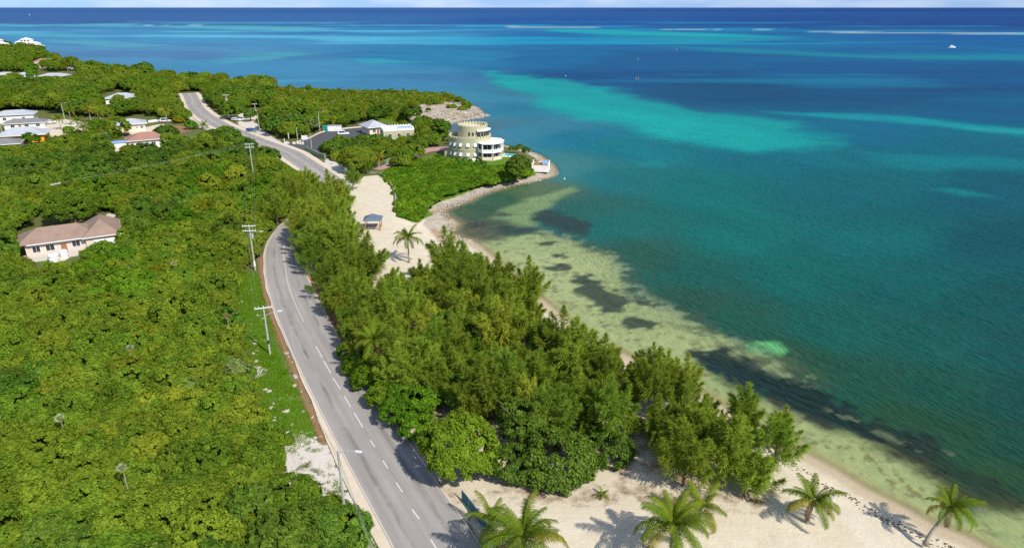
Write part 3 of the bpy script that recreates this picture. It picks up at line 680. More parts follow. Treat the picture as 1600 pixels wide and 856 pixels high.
for a, b in (((494, 542), (504, 560)), ((506, 565), (517, 584)), ((520, 591), (532, 609)), ((538, 620), (548, 637)), ((553.5, 646), (567, 669)), ((578.6, 689), (586, 700)),
             ((598.5, 720.6), (606, 733)), ((619, 755), (629, 770)), ((644, 797), (655, 812)), ((673, 844), (683, 860)), ((701, 890), (712, 908))):
    strip('lane_dash', [tuple(G(*a)[:2]), tuple(G(*b)[:2])], 0.13, RZ, M['lane_paint'], road)
solid = [(443.5, 384), (443.5, 397), (444.5, 410), (450, 443), (459, 469), (467, 488), (475, 504)]
strip('centre_line', catmull(Gxy(solid), 5), 0.12, RZ, M['line_faded'], road)
def offset_line(center, off):
    T = np.gradient(center, axis=0); T /= np.hypot(T[:, 0], T[:, 1])[:, None]; return center + np.stack([T[:, 1], -T[:, 0]], 1) * off
sel = (ry > 195) & (ry < 420)
strip('centre_line', road_c[sel], 0.16, RZ, M['line_faded'], road)
strip('edge_line', offset_line(road_c, -3.6)[(ry > 40) & (ry < 150)], 0.12, RZ, M['line_faded'], road)

def flat_poly(name, px, z, mat, kind='structure', parent=None):
    P = Gxy(px); me = bpy.data.meshes.new(name); me.from_pydata([(a, b, z) for a, b in P], [], [tuple(range(len(P)))]); me.materials.append(mat)
    o = obj(name, me, parent)
    if parent is None: tag(o, kind=kind)
    return o
flat_poly('car_park', [(446, 226), (470, 222), (500, 208), (520, 203), (560, 198), (600, 200), (620, 206), (590, 212), (556, 214), (520, 222), (502, 229), (497, 241), (478, 236)], LAND + 0.13, M['asphalt_dark'])
drive_c = catmull(Gxy([(590, 266), (606, 260), (628, 251), (648, 243), (664, 237), (684, 234), (705, 234)]), 8)
ribbon('driveway', drive_c, np.linspace(1.6, 4.6, len(drive_c)), np.linspace(1.4, 3.2, len(drive_c)), LAND + 0.16, M['paver'])

# ------------------------------------------------------------------ plants: shapes
def unit(v): return v / (np.linalg.norm(v, axis=-1, keepdims=True) + 1e-9)
def leaves(pos, nrm, size, asp=1.7, seed=0, vval=None):
    """one rhombic leaf (two triangles) at each place, facing nrm"""
    r = np.random.default_rng(seed); n = len(pos)
    t = unit(np.cross(nrm, r.normal(size=(n, 3)))); b = np.cross(nrm, t)
    L = (size * asp)[:, None] / 2; W = size[:, None] / 2
    fold = nrm * (size * 0.12)[:, None]
    V = np.stack([pos - t * L, pos + b * W + fold, pos + t * L, pos - b * W + fold], 1).reshape(-1, 3)
    i = np.arange(n)[:, None] * 4; F = np.concatenate([i + [[0, 1, 2]], i + [[0, 2, 3]]])
    v = np.repeat(r.random(n) if vval is None else vval, 4)
    return V, F, v
def lobes_crown(seed, w, h, z0, nlobe=5, nclump=70, nleaf=75, leaf=0.2, clump=0.55, flat=0.8, asp=1.7, droop=0.0):
    """crown about w wide and h tall from z0 up: lobes carry clumps, clumps carry leaves"""
    r = np.random.default_rng(seed)
    lob = [(0, 0, z0 + h * 0.45, w * 0.36, h * 0.55)]
    for k in range(nlobe):
        a = 2 * math.pi * (k + r.random() * 0.7) / nlobe; q = w * r.uniform(0.16, 0.27)
        lob.append((q * math.cos(a), q * math.sin(a), z0 + h * r.uniform(0.25, 0.6), w * r.uniform(0.19, 0.27), h * r.uniform(0.30, 0.46)))
    P = []; O = []
    lob = np.array(lob)
    while len(P) < nclump:
        l = lob[r.integers(len(lob))]; d = unit(r.normal(size=3)); 
        if d[2] < -0.45: continue
        p = np.array([l[0] + d[0] * l[3], l[1] + d[1] * l[3], l[2] + d[2] * l[4]])
        q = (p[None, :2] - lob[:, :2]) / lob[:, 3:4]; zz = (p[2] - lob[:, 2]) / lob[:, 4]
        if ((q ** 2).sum(1) + zz ** 2).min() < 0.72: continue
        P.append(p * 1.0); O.append(unit(d / np.array([l[3], l[3], l[4]])))
    P = np.array(P); O = np.array(O)
    cs = clump * r.uniform(0.65, 1.35, nclump)
    cv = r.random(nclump)
    d = unit(r.normal(size=(nclump, nleaf, 3))) * (r.random((nclump, nleaf, 1)) ** 0.45)
    d[..., 2] *= flat
    pos = P[:, None] + d * cs[:, None, None]
    nrm = unit(d * 0.8 + O[:, None] * 0.55 + np.array([0, 0, 0.55]) + r.normal(size=d.shape) * 0.45)
    pos[..., 2] -= droop * (np.linalg.norm(d[..., :2], axis=-1) ** 2) * cs[:, None]
    pos = pos.reshape(-1, 3); nrm = nrm.reshape(-1, 3)
    size = leaf * r.uniform(0.6, 1.35, len(pos))
    vv = np.clip(np.repeat(cv, nleaf) * 0.55 + r.random(len(pos)) * 0.45, 0, 1)
    return leaves(pos, nrm, size, asp, seed + 1, vv)
def tree_trunk(seed, h, w, r0, nb=5):
    r = random.Random(seed); m = MB(); lean = (r.uniform(-0.3, 0.3), r.uniform(-0.3, 0.3))
    top = (lean[0], lean[1], h * 0.55)
    m.tube([(0, 0, -0.3), (lean[0] * 0.4, lean[1] * 0.4, h * 0.25), top], [r0, r0 * 0.8, r0 * 0.6], 6)
    for k in range(nb):
        a = 2 * math.pi * (k + r.random() * 0.6) / nb; q = w * r.uniform(0.2, 0.34)
        m.tube([(lean[0] * 0.7, lean[1] * 0.7, h * r.uniform(0.3, 0.5)), (q * 0.5 * math.cos(a), q * 0.5 * math.sin(a), h * 0.6), (q * math.cos(a), q * math.sin(a), h * r.uniform(0.68, 0.85))],
               [r0 * 0.55, r0 * 0.4, r0 * 0.12], 5)
    return m
def crown_mesh(name, data, mat):
    V, F, v = data; return mesh_np(name, V, F, [mat], {'v': ('FLOAT', v)})

def casuarina_crown(seed, H, spread, nlead=17, ntw=62, needles=13):
    """a trunk that breaks into many upright leaders, each a tapering plume of nodding needle twigs"""
    r = np.random.default_rng(seed); tris = []; vv = []; m = MB()
    bend = r.normal(size=2) * 0.3
    m.tube([(0, 0, -0.3), (bend[0] * 0.3, bend[1] * 0.3, H * 0.3), (bend[0] * 0.7, bend[1] * 0.7, H * 0.6)], [0.20, 0.15, 0.08], 7)
    for k in range(nlead):
        f = k / nlead; a = k * 2.399 + r.normal() * 0.3; rad = spread * math.sqrt(f) * r.uniform(0.65, 1.0)
        top = H * (1.0 - 0.50 * (rad / spread) ** 1.2) * r.uniform(0.72, 1.12)
        Ln = r.uniform(2.6, 4.6) * min(1.0, H / 8); tilt = 1.15 * rad / spread + r.normal() * 0.12
        ax = unit(np.array([math.cos(a) * tilt, math.sin(a) * tilt, 1.0])); tip = np.array([rad * math.cos(a) + bend[0], rad * math.sin(a) + bend[1], top])
        base = tip - ax * Ln; bv = r.random()
        m.tube([(bend[0] * 0.5, bend[1] * 0.5, H * r.uniform(0.12, 0.4)), tuple(base * np.array([0.6, 0.6, 0.8])), tuple(base), tuple(base + ax * Ln * 0.7)], [0.06, 0.05, 0.035, 0.01], 4)
        e1 = unit(np.cross(ax, [0.3, 0.5, 0.1])); e2 = np.cross(ax, e1)
        for j in range(ntw):
            q = (j + r.random()) / ntw; ph = j * 2.399 + r.normal() * 0.5; rd = e1 * math.cos(ph) + e2 * math.sin(ph)
            p = base + ax * Ln * q; tl = (0.22 + 1.25 * (1 - q) ** 0.8) * r.uniform(0.5, 1.35)
            d = unit(rd * (0.8 - 0.45 * q) + ax * (0.55 + 0.6 * q) + r.normal(size=3) * 0.12)
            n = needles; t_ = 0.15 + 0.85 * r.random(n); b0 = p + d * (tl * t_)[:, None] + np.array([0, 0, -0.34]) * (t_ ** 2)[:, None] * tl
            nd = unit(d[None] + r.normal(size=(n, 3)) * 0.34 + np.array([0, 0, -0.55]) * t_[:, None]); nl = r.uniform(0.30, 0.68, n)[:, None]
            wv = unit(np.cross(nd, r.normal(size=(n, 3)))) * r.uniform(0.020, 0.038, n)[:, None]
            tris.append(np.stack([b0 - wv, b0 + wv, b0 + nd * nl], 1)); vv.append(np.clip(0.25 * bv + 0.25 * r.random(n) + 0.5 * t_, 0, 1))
    T = np.concatenate(tris).reshape(-1, 3); v = np.repeat(np.concatenate(vv), 3)
    return (T, np.arange(len(T)).reshape(-1, 3), v), m

def frond_data(seed, L, droop, nl=34, wl=0.075, leaf=0.85):
    """one coconut frond along +X, rising then hanging; leaflets both sides"""
    r = np.random.default_rng(seed); pts = []; ang = R(38); p = np.array([0.0, 0, 0]); n = 16
    for i in range(n + 1):
        pts.append(p.copy()); q = i / n
        ang -= droop * (0.35 + 1.3 * q) / n; p = p + np.array([math.cos(ang), 0, math.sin(ang)]) * L / n
    pts = np.array(pts); V = []; F = []; vv = []
    for j in range(nl):
        q = 0.13 + 0.87 * j / nl; i = min(int(q * n), n - 1); g = q * n - i; b = pts[i] * (1 - g) + pts[i + 1] * g; ax = unit(pts[i + 1] - pts[i])
        ll = leaf * math.sin(math.pi * (0.12 + 0.80 * q)) ** 0.7 * r.uniform(0.85, 1.1)
        for s in (-1, 1):
            d = unit(np.array([0, s, 0]) * 1.0 + ax * (0.45 + 0.5 * q) + np.array([0, 0, -0.15 + r.normal() * 0.10]))
            mid = b + d * ll * 0.5; tip = b + d * ll * 0.9 + np.array([0, 0, -ll * r.uniform(0.25, 0.5)])
            w = ax * wl; o = len(V); V += [b - w * 0.5, b + w * 0.5, mid + w * 0.45, mid - w * 0.45, tip]
            F += [(o, o + 1, o + 2), (o, o + 2, o + 3), (o + 3, o + 2, o + 4)]; vv += [0.25 + 0.5 * r.random()] * 4 + [0.95]
    rib = MB(); rib.tube([tuple(q) for q in pts[::2]], list(np.linspace(0.05, 0.012, len(pts[::2]))), 4)
    o = len(V); V += [np.array(q) for q in rib.v]; vv += [1.0] * len(rib.v)
    for f in rib.f:
        for k in range(1, len(f) - 1): F.append((o + f[0], o + f[k], o + f[k + 1]))
    return np.array(V), np.array(F), np.array(vv)
FROND = {}
def frond_mesh(mat, kind, L):
    key = (mat, kind, L)
    if key not in FROND:
        V, F, v = frond_data(100 + kind, L, (0.9, 1.4, 1.9, 2.4)[kind], leaf=0.27 * L if L < 3 else 0.235 * L, wl=0.022 * L)
        FROND[key] = mesh_np('frond', V, F, [M[mat]], {'v': ('FLOAT', v)})
    return FROND[key]
def palm(base, h, lean, label, group=None, L=3.6, n=18, seed=0, mat='palm_leaf', dead=2, nuts=True, name='coconut_palm'):
    """base point, trunk height, lean (dx, dy) of the crown"""
    r = random.Random(seed); o = empty(name, base); tag(o, label, 'palm tree', group)
    pts = []
    for i in range(9):
        q = i / 8; pts.append((lean[0] * q ** 1.6, lean[1] * q ** 1.6, h * q - 0.2 * (i == 0)))
    MB().tube(pts, [0.20 - 0.09 * i / 8 + (0.10 if i == 0 else 0) for i in range(9)], 8).build('trunk', M['bark_grey'], o, sm=True)
    top = Vector(pts[-1])
    for k in range(n):
        f = (k + 0.5) / n; kind = 0 if f < 0.3 else 1 if f < 0.6 else 2 if f < 0.85 else 3
        isdead = k >= n - dead
        fr = obj('frond', frond_mesh('palm_dead' if isdead else 'palm_yellow' if (mat == 'palm_leaf' and f > 0.5 and r.random() < 0.3) else mat, kind, L), o); fr.location = top
        fr.rotation_euler = (r.uniform(-0.4, 0.4), -R(40) * (1 - f) ** 1.3 + R(30) * f, k * 2.399 + r.uniform(-0.25, 0.25))
        s = r.uniform(0.75, 1.12) * (0.75 if f < 0.12 else 1); fr.scale = (s, s, s)
    if nuts:
        me = MB().lathe([(0.001, -0.13), (0.09, -0.09), (0.12, 0), (0.09, 0.09), (0.001, 0.13)], 8).mesh('coconut', M['coconut'], True)
        for k in range(5):
            a = k * 1.3; c = obj('coconut', me, o); c.location = top + Vector((0.22 * math.cos(a), 0.22 * math.sin(a), -0.25 - 0.06 * (k % 2)))
    return o

# ------------------------------------------------------------------ plants: kinds
SCRUB = []      # (crown mesh, trunk mesh)
for k in range(8):
    w = (5.2, 4.6, 5.8, 4.2, 5.0, 6.2, 4.4, 5.4)[k]; h = (3.0, 2.6, 2.9, 3.2, 2.4, 3.4, 2.8, 3.1)[k]
    SCRUB.append((crown_mesh('scrub_crown', lobes_crown(200 + k, w, h, 1.2, 8, 190, 56, 0.165, 0.37), M['leaf_scrub']), tree_trunk(300 + k, 3.6, w, 0.10).mesh('trunk', M['bark'])))
DARK = [crown_mesh('dark_crown', lobes_crown(220 + k, 5.4, 3.4, 1.2, 7, 135, 66, 0.18, 0.41), M['leaf_dark']) for k in range(3)]
BRIGHT = [crown_mesh('bright_crown', lobes_crown(230 + k, 4.6, 2.8, 1.0, 6, 110, 66, 0.18, 0.40), M['leaf_bright']) for k in range(3)]
GREY = [crown_mesh('grey_crown', lobes_crown(240 + k, 3.8, 2.6, 1.2, 5, 75, 80, 0.17, 0.42), M['leaf_grey']) for k in range(2)]
YELL = [crown_mesh('yellow_crown', lobes_crown(250 + k, 3.6, 2.2, 0.8, 5, 70, 80, 0.18, 0.45), M['leaf_yellow']) for k in range(2)]
LOW = [crown_mesh('low_crown', lobes_crown(260 + k, 3.2, 1.3, 0.0, 5, 60, 70, 0.20, 0.42, 0.7), M['leaf_bright']) for k in range(4)]
LOWS = [crown_mesh('low_scrub_crown', lobes_crown(270 + k, 3.2, 1.4, 0.0, 5, 60, 70, 0.19, 0.42, 0.7), M['leaf_scrub']) for k in range(3)]
CAS = []
for k in range(6):
    H = (8.6, 7.2, 9.6, 6.2, 7.6, 8.2)[k]; sp = (4.2, 3.8, 4.4, 3.6, 4.7, 3.4)[k]
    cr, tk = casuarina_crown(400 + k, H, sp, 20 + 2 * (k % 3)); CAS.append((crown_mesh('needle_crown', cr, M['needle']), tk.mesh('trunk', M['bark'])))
TRUNK_S = [tree_trunk(330 + k, 3.0, 4.4, 0.09).mesh('trunk', M['bark']) for k in range(3)]

def plant(name, crown, trunk, loc, rz, s, label, cat='tree', group=None, sz=None):
    o = empty(name, loc, rz); o.scale = (s, s, s if sz is None else sz); tag(o, label, cat, group)
    obj('crown', crown, o)
    if trunk is not None: obj('trunk', trunk, o)
    return o

# ------------------------------------------------------------------ where plants may grow
def poisson(poly, sp, seed):
    """roughly even but irregular places inside an outline"""
    r = np.random.default_rng(seed); lo = poly.min(0); hi = poly.max(0)
    ys = np.arange(lo[1], hi[1], sp * 0.93); P = []
    for i, yv in enumerate(ys):
        xs = np.arange(lo[0], hi[0], sp * 1.07) + (i % 2) * sp * 0.53
        P.append(np.column_stack([xs, np.full(len(xs), yv)]))
    P = np.concatenate(P); P = P + r.uniform(-0.38, 0.38, P.shape) * sp
    return P[inside(P[:, 0], P[:, 1], poly)]

def project(P):
    """pixel of the 1600-wide photograph for world points"""
    Xw, Yw, Zw = P[:, 0], P[:, 1], P[:, 2] - CAM_H
    dz = Yw * CP - Zw * SP; dy = Yw * SP + Zw * CP
    return 800 + FPX * Xw / dz, 428 - FPX * dy / dz
BLOCK = [Gxy(p) for p in [
    # beach, grove and sand lot, handled on their own
    [(640, 262), (600, 264), (560, 262), (545, 262), (525, 300), (480, 345), (455, 365), (440, 400), (445, 445), (480, 520), (560, 640), (700, 856), (900, 1200), (2400, 1400), (1500, 800), (900, 480), (760, 366), (880, 290), (900, 240), (690, 228), (660, 234)],
    [(690, 203), (800, 215), (870, 262), (690, 262)],
    # verge and clearing left of the road
    [(375, 420), (400, 400), (425, 400), (520, 560), (640, 856), (720, 1100), (660, 1100), (580, 870), (545, 822), (470, 818), (436, 800), (424, 740), (424, 690), (404, 668), (390, 640), (376, 600), (367, 560), (362, 520), (350, 480)],
    [(536, 815), (560, 790), (660, 900), (720, 1100), (590, 1100), (552, 890)],
    # houses and yards
    [(15, 360), (60, 335), (180, 330), (200, 345), (196, 396), (150, 420), (118, 446), (48, 446), (8, 400)],
    [(-20, 175), (60, 172), (140, 186), (142, 218), (90, 232), (50, 248), (-20, 254)],
    [(165, 190), (225, 178), (262, 188), (330, 196), (352, 215), (330, 226), (270, 232), (244, 250), (168, 254), (168, 225), (190, 212)],
    [(148, 152), (185, 138), (222, 150), (208, 174), (158, 178)],
    [(84, 180), (190, 186), (184, 216), (140, 226), (84, 226)],
    [(498, 230), (560, 210), (640, 203), (668, 225), (640, 250), (605, 264), (548, 266), (540, 250)],
    [(12, 70), (55, 68), (62, 77), (20, 80)], [(52, 114), (125, 110), (130, 134), (50, 136)], [(-20, 114), (45, 113), (52, 130), (-20, 132)], [(46, 98), (72, 97), (74, 112), (46, 113)],
    [(440, 222), (470, 218), (500, 202), (556, 198), (566, 190), (612, 189), (652, 197), (660, 222), (640, 230), (598, 214), (556, 216), (524, 224), (506, 232), (545, 255), (548, 270), (500, 250)],
    [(368, 196), (372, 176), (392, 168), (418, 168), (414, 184), (412, 206), (440, 224), (420, 222), (390, 206)],
    [(280, 150), (312, 148), (366, 188), (440, 222), (520, 260), (535, 290), (470, 276), (430, 246), (350, 214), (300, 202), (284, 176)]]]
def free(X, Y, road_gap=6.0):
    ok = sdf(X, Y, land_poly) > 4.0
    for P in BLOCK: ok &= ~inside(X, Y, P)
    ok &= seg_dist(X, Y, road_c, False) > np.where(Y > 185, 9.5, road_gap)
    return ok
HEAD = Gxy([(405, 150), (450, 126), (560, 130), (660, 136), (720, 148), (748, 163), (726, 160), (690, 158), (640, 166), (632, 196), (600, 184), (560, 186), (500, 184), (440, 168)])
ROCKY = Gxy([(640, 166), (690, 158), (726, 158), (766, 181), (700, 198), (676, 206), (650, 196), (632, 180)])
pts = []
for (y0, y1, sp) in ((30, 150, 2.6), (150, 260, 3.9), (260, 480, 5.0), (480, 1300, 7.5)):
    yy = np.arange(y0, y1, sp * 0.87); 
    for i, yv in enumerate(yy):
        xv = np.arange(-1.12 * yv - 60, min(150, 0.3 * yv + 40), sp) + (i % 2) * sp / 2
        jit = rng.uniform(-0.36, 0.36, (len(xv), 2)) * sp
        pts.append(np.column_stack([xv + jit[:, 0], yv + jit[:, 1], np.full(len(xv), sp)]))
pts = np.concatenate(pts); pts = pts[free(pts[:, 0], pts[:, 1])]
px, py = project(np.column_stack([pts[:, :2], np.full(len(pts), LAND + 3)]))
seen = (px > -25) & (px < 1625) & (py < 880)
pts = pts[(px > -260) & (px < 1700)]
px, py = project(np.column_stack([pts[:, :2], np.full(len(pts), LAND + 3)]))
seen = (px > -10) & (px < 1610) & (py < 866)
_h = ~inside(pts[:, 0], pts[:, 1], HEAD); pts, px, py, seen = pts[_h], px[_h], py[_h], seen[_h]
in_head = inside(pts[:, 0], pts[:, 1], HEAD); in_rock = inside(pts[:, 0], pts[:, 1], ROCKY)
keep = ~(in_rock & (rng.random(len(pts)) < 0.82)); pts, px, py, seen, in_head, in_rock = (a[keep] for a in (pts, px, py, seen, in_head, in_rock))
order = np.argsort(np.where(seen, pts[:, 1], 1e6))
rank = np.empty(len(pts), int); rank[order] = np.arange(len(pts))
tone = fbm(pts[:, 0] * 0.045, pts[:, 1] * 0.045, 77, 3); u = rng.random(len(pts))
kind = np.where(in_head | in_rock, np.where(u < 0.58, 'lows', np.where(u < 0.90, 'yellow', 'scrub')),
       np.where(u < 0.016, 'grey', np.where(u < 0.04, 'yellow', np.where(tone + (u - 0.5) * 0.45 > np.where((pts[:, 1] > 122) & (pts[:, 1] < 260), 0.10, 0.25), 'dark', np.where(tone - (u - 0.5) * 0.3 < -0.26, 'bright', 'scrub')))))
hp = poisson(HEAD, 2.7, 41); hp = hp[sdf(hp[:, 0], hp[:, 1], land_poly) > 3]
hpx, hpy = project(np.column_stack([hp, np.full(len(hp), LAND)]))
pts = np.concatenate([pts, np.column_stack([hp, np.full(len(hp), 2.7)])]); px = np.concatenate([px, hpx]); py = np.concatenate([py, hpy]); seen = np.concatenate([seen, np.ones(len(hp), bool)])
in_head = np.concatenate([in_head, np.ones(len(hp), bool)]); in_rock = np.concatenate([in_rock, np.zeros(len(hp), bool)])
hu = rng.random(len(hp)); kind = np.concatenate([kind, np.where(hu < 0.62, 'lows', np.where(hu < 0.93, 'yellow', 'scrub'))])
order = np.argsort(np.where(seen, pts[:, 1], 1e6))
# nearest thicket: taller towards the camera-left, lower near the verge
GN = {'scrub': [c for c, _ in SCRUB], 'dark': DARK, 'bright': BRIGHT, 'grey': GREY, 'yellow': YELL, 'lows': LOWS}
count = {k: 0 for k in GN}
LIMIT = {'scrub': 290, 'dark': 110, 'bright': 60, 'grey': 30, 'yellow': 30, 'lows': 60}
NAMES = {'scrub': ('scrub_tree', 'olive green scrub tree in the dense thicket left of the road', 'scrub trees of the thicket'),
         'dark': ('dark_scrub_tree', 'dark green rounded scrub tree in the thicket left of the road', 'dark trees of the thicket'),
         'bright': ('bright_scrub_tree', 'vivid green leafy scrub tree in the thicket left of the road', 'bright green trees of the thicket'),
         'grey': ('grey_scrub_tree', 'pale grey-green small tree among the darker thicket left of the road', 'grey-green trees of the thicket'),
         'yellow': ('yellow_scrub_bush', 'yellow-green low bush growing among darker scrub', 'yellow-green bushes in the scrub'),
         'lows': ('low_scrub_bush', 'low olive bush on the headland beyond the car park', 'low bushes on the headland')}
rest = {k: [] for k in GN}
verge_line = Gxy([(350, 480), (376, 600), (404, 668), (424, 740), (436, 800), (545, 822), (580, 870)])
house_at = G(105, 385)
def place_words(p):
    if np.hypot(p[0] - house_at.x, p[1] - house_at.y) < 20: return ' around the brown-roofed house'
    if seg_dist(np.array([p[0]]), np.array([p[1]]), verge_line, False)[0] < 7: return ' along the edge of the grassy verge'
    if p[1] < 72: return ' at the bottom left, nearest the camera'
    if p[1] < 98: return ' in the lower left of the picture'
    if p[1] < 128: return ' halfway between the near verge and the brown-roofed house'
    return ' behind the brown-roofed house, towards the upper road'
for i in order:
    k = kind[i]; s = pts[i, 2] / 2.95 if pts[i, 2] < 3.5 else pts[i, 2] / 3.6
    s = min(s, 1.75) * random.choice((0.8, 0.9, 1.0, 1.1, 1.3)) * random.uniform(0.92, 1.1)
    if in_head[i] or in_rock[i]: s *= 1.05 if k == 'lows' else 0.55 if k == 'yellow' else 0.6
    z = LAND - random.uniform(0.1, 0.8); rz = random.uniform(0, 6.28)
    loc = (pts[i, 0], pts[i, 1], z)
    if seen[i] and count[k] < LIMIT[k]:
        j = random.randrange(len(GN[k])); nm, lb, gr = NAMES[k]
        tr = SCRUB[j][1] if k == 'scrub' else (TRUNK_S[j % 3] if k not in ('lows', 'yellow') else None)
        wd = place_words(pts[i]) if k in ('scrub', 'dark', 'bright', 'grey') else ''
        plant(nm, GN[k][j], tr, loc, rz, s, lb.split(' in the ')[0].split(' among ')[0] + wd if wd else lb, 'tree' if k not in ('lows', 'yellow') else 'bush', gr, sz=s * random.uniform(0.85, 1.2)); count[k] += 1
    else: rest[k].append((*loc, s, rz, random.randrange(len(GN[k]))))

def scatter(name, meshes, data, label=None, cat=None):
    """uncounted mass: points carrying one of the plant shapes each"""
    data = np.array(data); me = bpy.data.meshes.new(name); me.vertices.add(len(data)); me.vertices.foreach_set('co', data[:, :3].astype(np.float32).ravel())
    for an, c, ty in (('scl', 3, 'FLOAT'), ('rot', 4, 'FLOAT'), ('idx', 5, 'INT')):
        a = me.attributes.new(an, ty, 'POINT'); a.data.foreach_set('value', data[:, c].astype(np.int32 if ty == 'INT' else np.float32))
    o = obj(name, me); tag(o, label, cat, kind='stuff')
    g = bpy.data.node_groups.new(name, 'GeometryNodeTree')
    g.interface.new_socket('Geometry', in_out='INPUT', socket_type='NodeSocketGeometry'); g.interface.new_socket('Geometry', in_out='OUTPUT', socket_type='NodeSocketGeometry')
    N = g.nodes; gi = N.new('NodeGroupInput'); go = N.new('NodeGroupOutput'); join = N.new('GeometryNodeJoinGeometry')
    for k, m in enumerate(meshes):
        src = PROTO[m.name]
        oi = N.new('GeometryNodeObjectInfo'); oi.inputs['Object'].default_value = src; oi.inputs['As Instance'].default_value = True; oi.transform_space = 'ORIGINAL'
        g.links.new(oi.outputs['Geometry'], join.inputs[0])
    iop = N.new('GeometryNodeInstanceOnPoints'); iop.inputs['Pick Instance'].default_value = True
    m2p = N.new('GeometryNodeMeshToPoints')
    def na(an, ty):
        x = N.new('GeometryNodeInputNamedAttribute'); x.data_type = ty; x.inputs['Name'].default_value = an; return x.outputs['Attribute']
    cx = N.new('ShaderNodeCombineXYZ'); g.links.new(na('rot', 'FLOAT'), cx.inputs[2])
    g.links.new(gi.outputs[0], m2p.inputs['Mesh']); g.links.new(m2p.outputs[0], iop.inputs['Points']); g.links.new(join.outputs[0], iop.inputs['Instance'])
    g.links.new(na('idx', 'INT'), iop.inputs['Instance Index']); g.links.new(cx.outputs[0], iop.inputs['Rotation']); g.links.new(na('scl', 'FLOAT'), iop.inputs['Scale'])
    g.links.new(iop.outputs[0], go.inputs[0])
    md = o.modifiers.new('scatter', 'NODES'); md.node_group = g
    return o
PROTO = {}
under = []
def proto_of(meshes):
    for o in bpy.data.objects:
        if o.type == 'MESH' and o.data.name not in PROTO and not o.modifiers: PROTO[o.data.name] = o
    return [m for m in meshes if m.name in PROTO]
MASS = {'scrub': ('distant_scrub', 'far mass of olive green scrub filling the land'), 'dark': ('distant_dark_scrub', 'far mass of dark green trees in the scrub'),
        'bright': ('distant_bright_scrub', 'far mass of vivid green bushes in the scrub'), 'grey': ('distant_grey_scrub', 'far pale grey-green bushes in the scrub'),
        'yellow': ('distant_yellow_scrub', 'far yellow-green bushes in the scrub'), 'lows': ('headland_scrub', 'low olive scrub covering the headland')}
uq = np.concatenate([np.column_stack([np.arange(-1.12 * yv - 20, 0, 2.1) + rng.uniform(-0.7, 0.7, len(np.arange(-1.12 * yv - 20, 0, 2.1))), np.full(len(np.arange(-1.12 * yv - 20, 0, 2.1)), yv) + rng.uniform(-0.7, 0.7, len(np.arange(-1.12 * yv - 20, 0, 2.1)))]) for yv in np.arange(32, 175, 2.0)])
uq = uq[free(uq[:, 0], uq[:, 1])]; uxx, _ = project(np.column_stack([uq, np.full(len(uq), LAND)])); uq = uq[uxx > -150]
under = [(q[0], q[1], LAND + random.uniform(0.5, 1.5), random.uniform(0.95, 1.35), random.uniform(0, 6.28), random.randrange(3)) for q in uq]
for k, d in rest.items():
    if not d: continue
    ms = proto_of(GN[k])
    if not ms: continue
    d = [(*q[:5], q[5] % len(ms)) for q in d]
    scatter(MASS[k][0], ms, d, MASS[k][1], 'scrub')
scatter('thicket_undergrowth', proto_of(LOWS), under, 'low leafy undergrowth filling the gaps between the thicket trees', 'undergrowth')

# ------------------------------------------------------------------ grove of casuarinas between road and beach
def ground_z(px, py): return LAND
GROVE = Gxy([(462, 372), (500, 335), (530, 335), (545, 385), (566, 424), (610, 432), (668, 438), (748, 434), (806, 468), (858, 516), (910, 560), (990, 594), (1075, 632), (1148, 670), (1190, 712), (1195, 745), (1150, 785), (1080, 775), (1020, 755), (970, 712), (905, 700), (850, 690), (770, 680), (700, 655), (640, 640), (585, 600), (545, 545), (518, 505), (498, 470), (478, 425)])
gp = poisson(GROVE, 3.1, 5)
ok = seg_dist(gp[:, 0], gp[:, 1], road_c, False) > 5.6
gp = gp[ok]
CAS_LABEL = 'feathery green casuarina tree in the dense grove between road and beach'
gaps = [np.array(G(x, y)[:2]) for x, y in ((612, 452), (640, 436), (652, 446), (626, 440), (866, 522), (888, 540), (690, 560), (965, 655), (745, 600))]
for q in gp:
    if min(np.hypot(*(q - g)) for g in gaps) < 3.0: continue
    k = random.randrange(6); s = random.choice((0.55, 0.7, 0.8, 0.9, 1.0, 1.1)) * random.uniform(0.92, 1.08) * (0.85 if q[1] > 150 else 1.0)
    if q[0] > 12: s *= 0.90
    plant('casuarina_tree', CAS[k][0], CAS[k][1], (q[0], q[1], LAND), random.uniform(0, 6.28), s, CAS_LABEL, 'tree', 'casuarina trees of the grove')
# single casuarinas at the grove's edges, each with its own place
for px_, py_, k, s, lb in ((1208, 732, 4, 0.85, 'casuarina at the seaward tip of the grove, leaning out over the beach'),
                           (1222, 690, 1, 0.62, 'small thin casuarina on the beach slope at the grove tip'),
                           (497, 508, 0, 0.80, 'casuarina overhanging the road and casting its shadow across the lane'),
                           (470, 418, 2, 0.85, 'tall casuarina at the road bend beyond the double-arm pole'),
                           (1180, 768, 3, 0.78, 'low casuarina with hanging branches over the sand near a small palm'),
                           (745, 448, 5, 0.8, 'casuarina standing nearest the rocks at the far end of the grove'),
                           (540, 322, 3, 0.8, 'casuarina beside the sand lot, left of the beach shelter')):
    p = G(px_, py_); d = seg_dist(np.array([p.x]), np.array([p.y]), road_c, False)[0]
    if d < 5.2:
        i = np.argmin(np.hypot(*(road_c - np.array([p.x, p.y])).T)); T = road_c[min(i + 1, len(road_c) - 1)] - road_c[i - 1]; T /= np.hypot(*T)
        p = Vector((road_c[i][0] + T[1] * 5.4, road_c[i][1] - T[0] * 5.4, LAND))
    plant('casuarina_tree', CAS[k][0], CAS[k][1], p, random.uniform(0, 6.28), s, lb, 'tree')

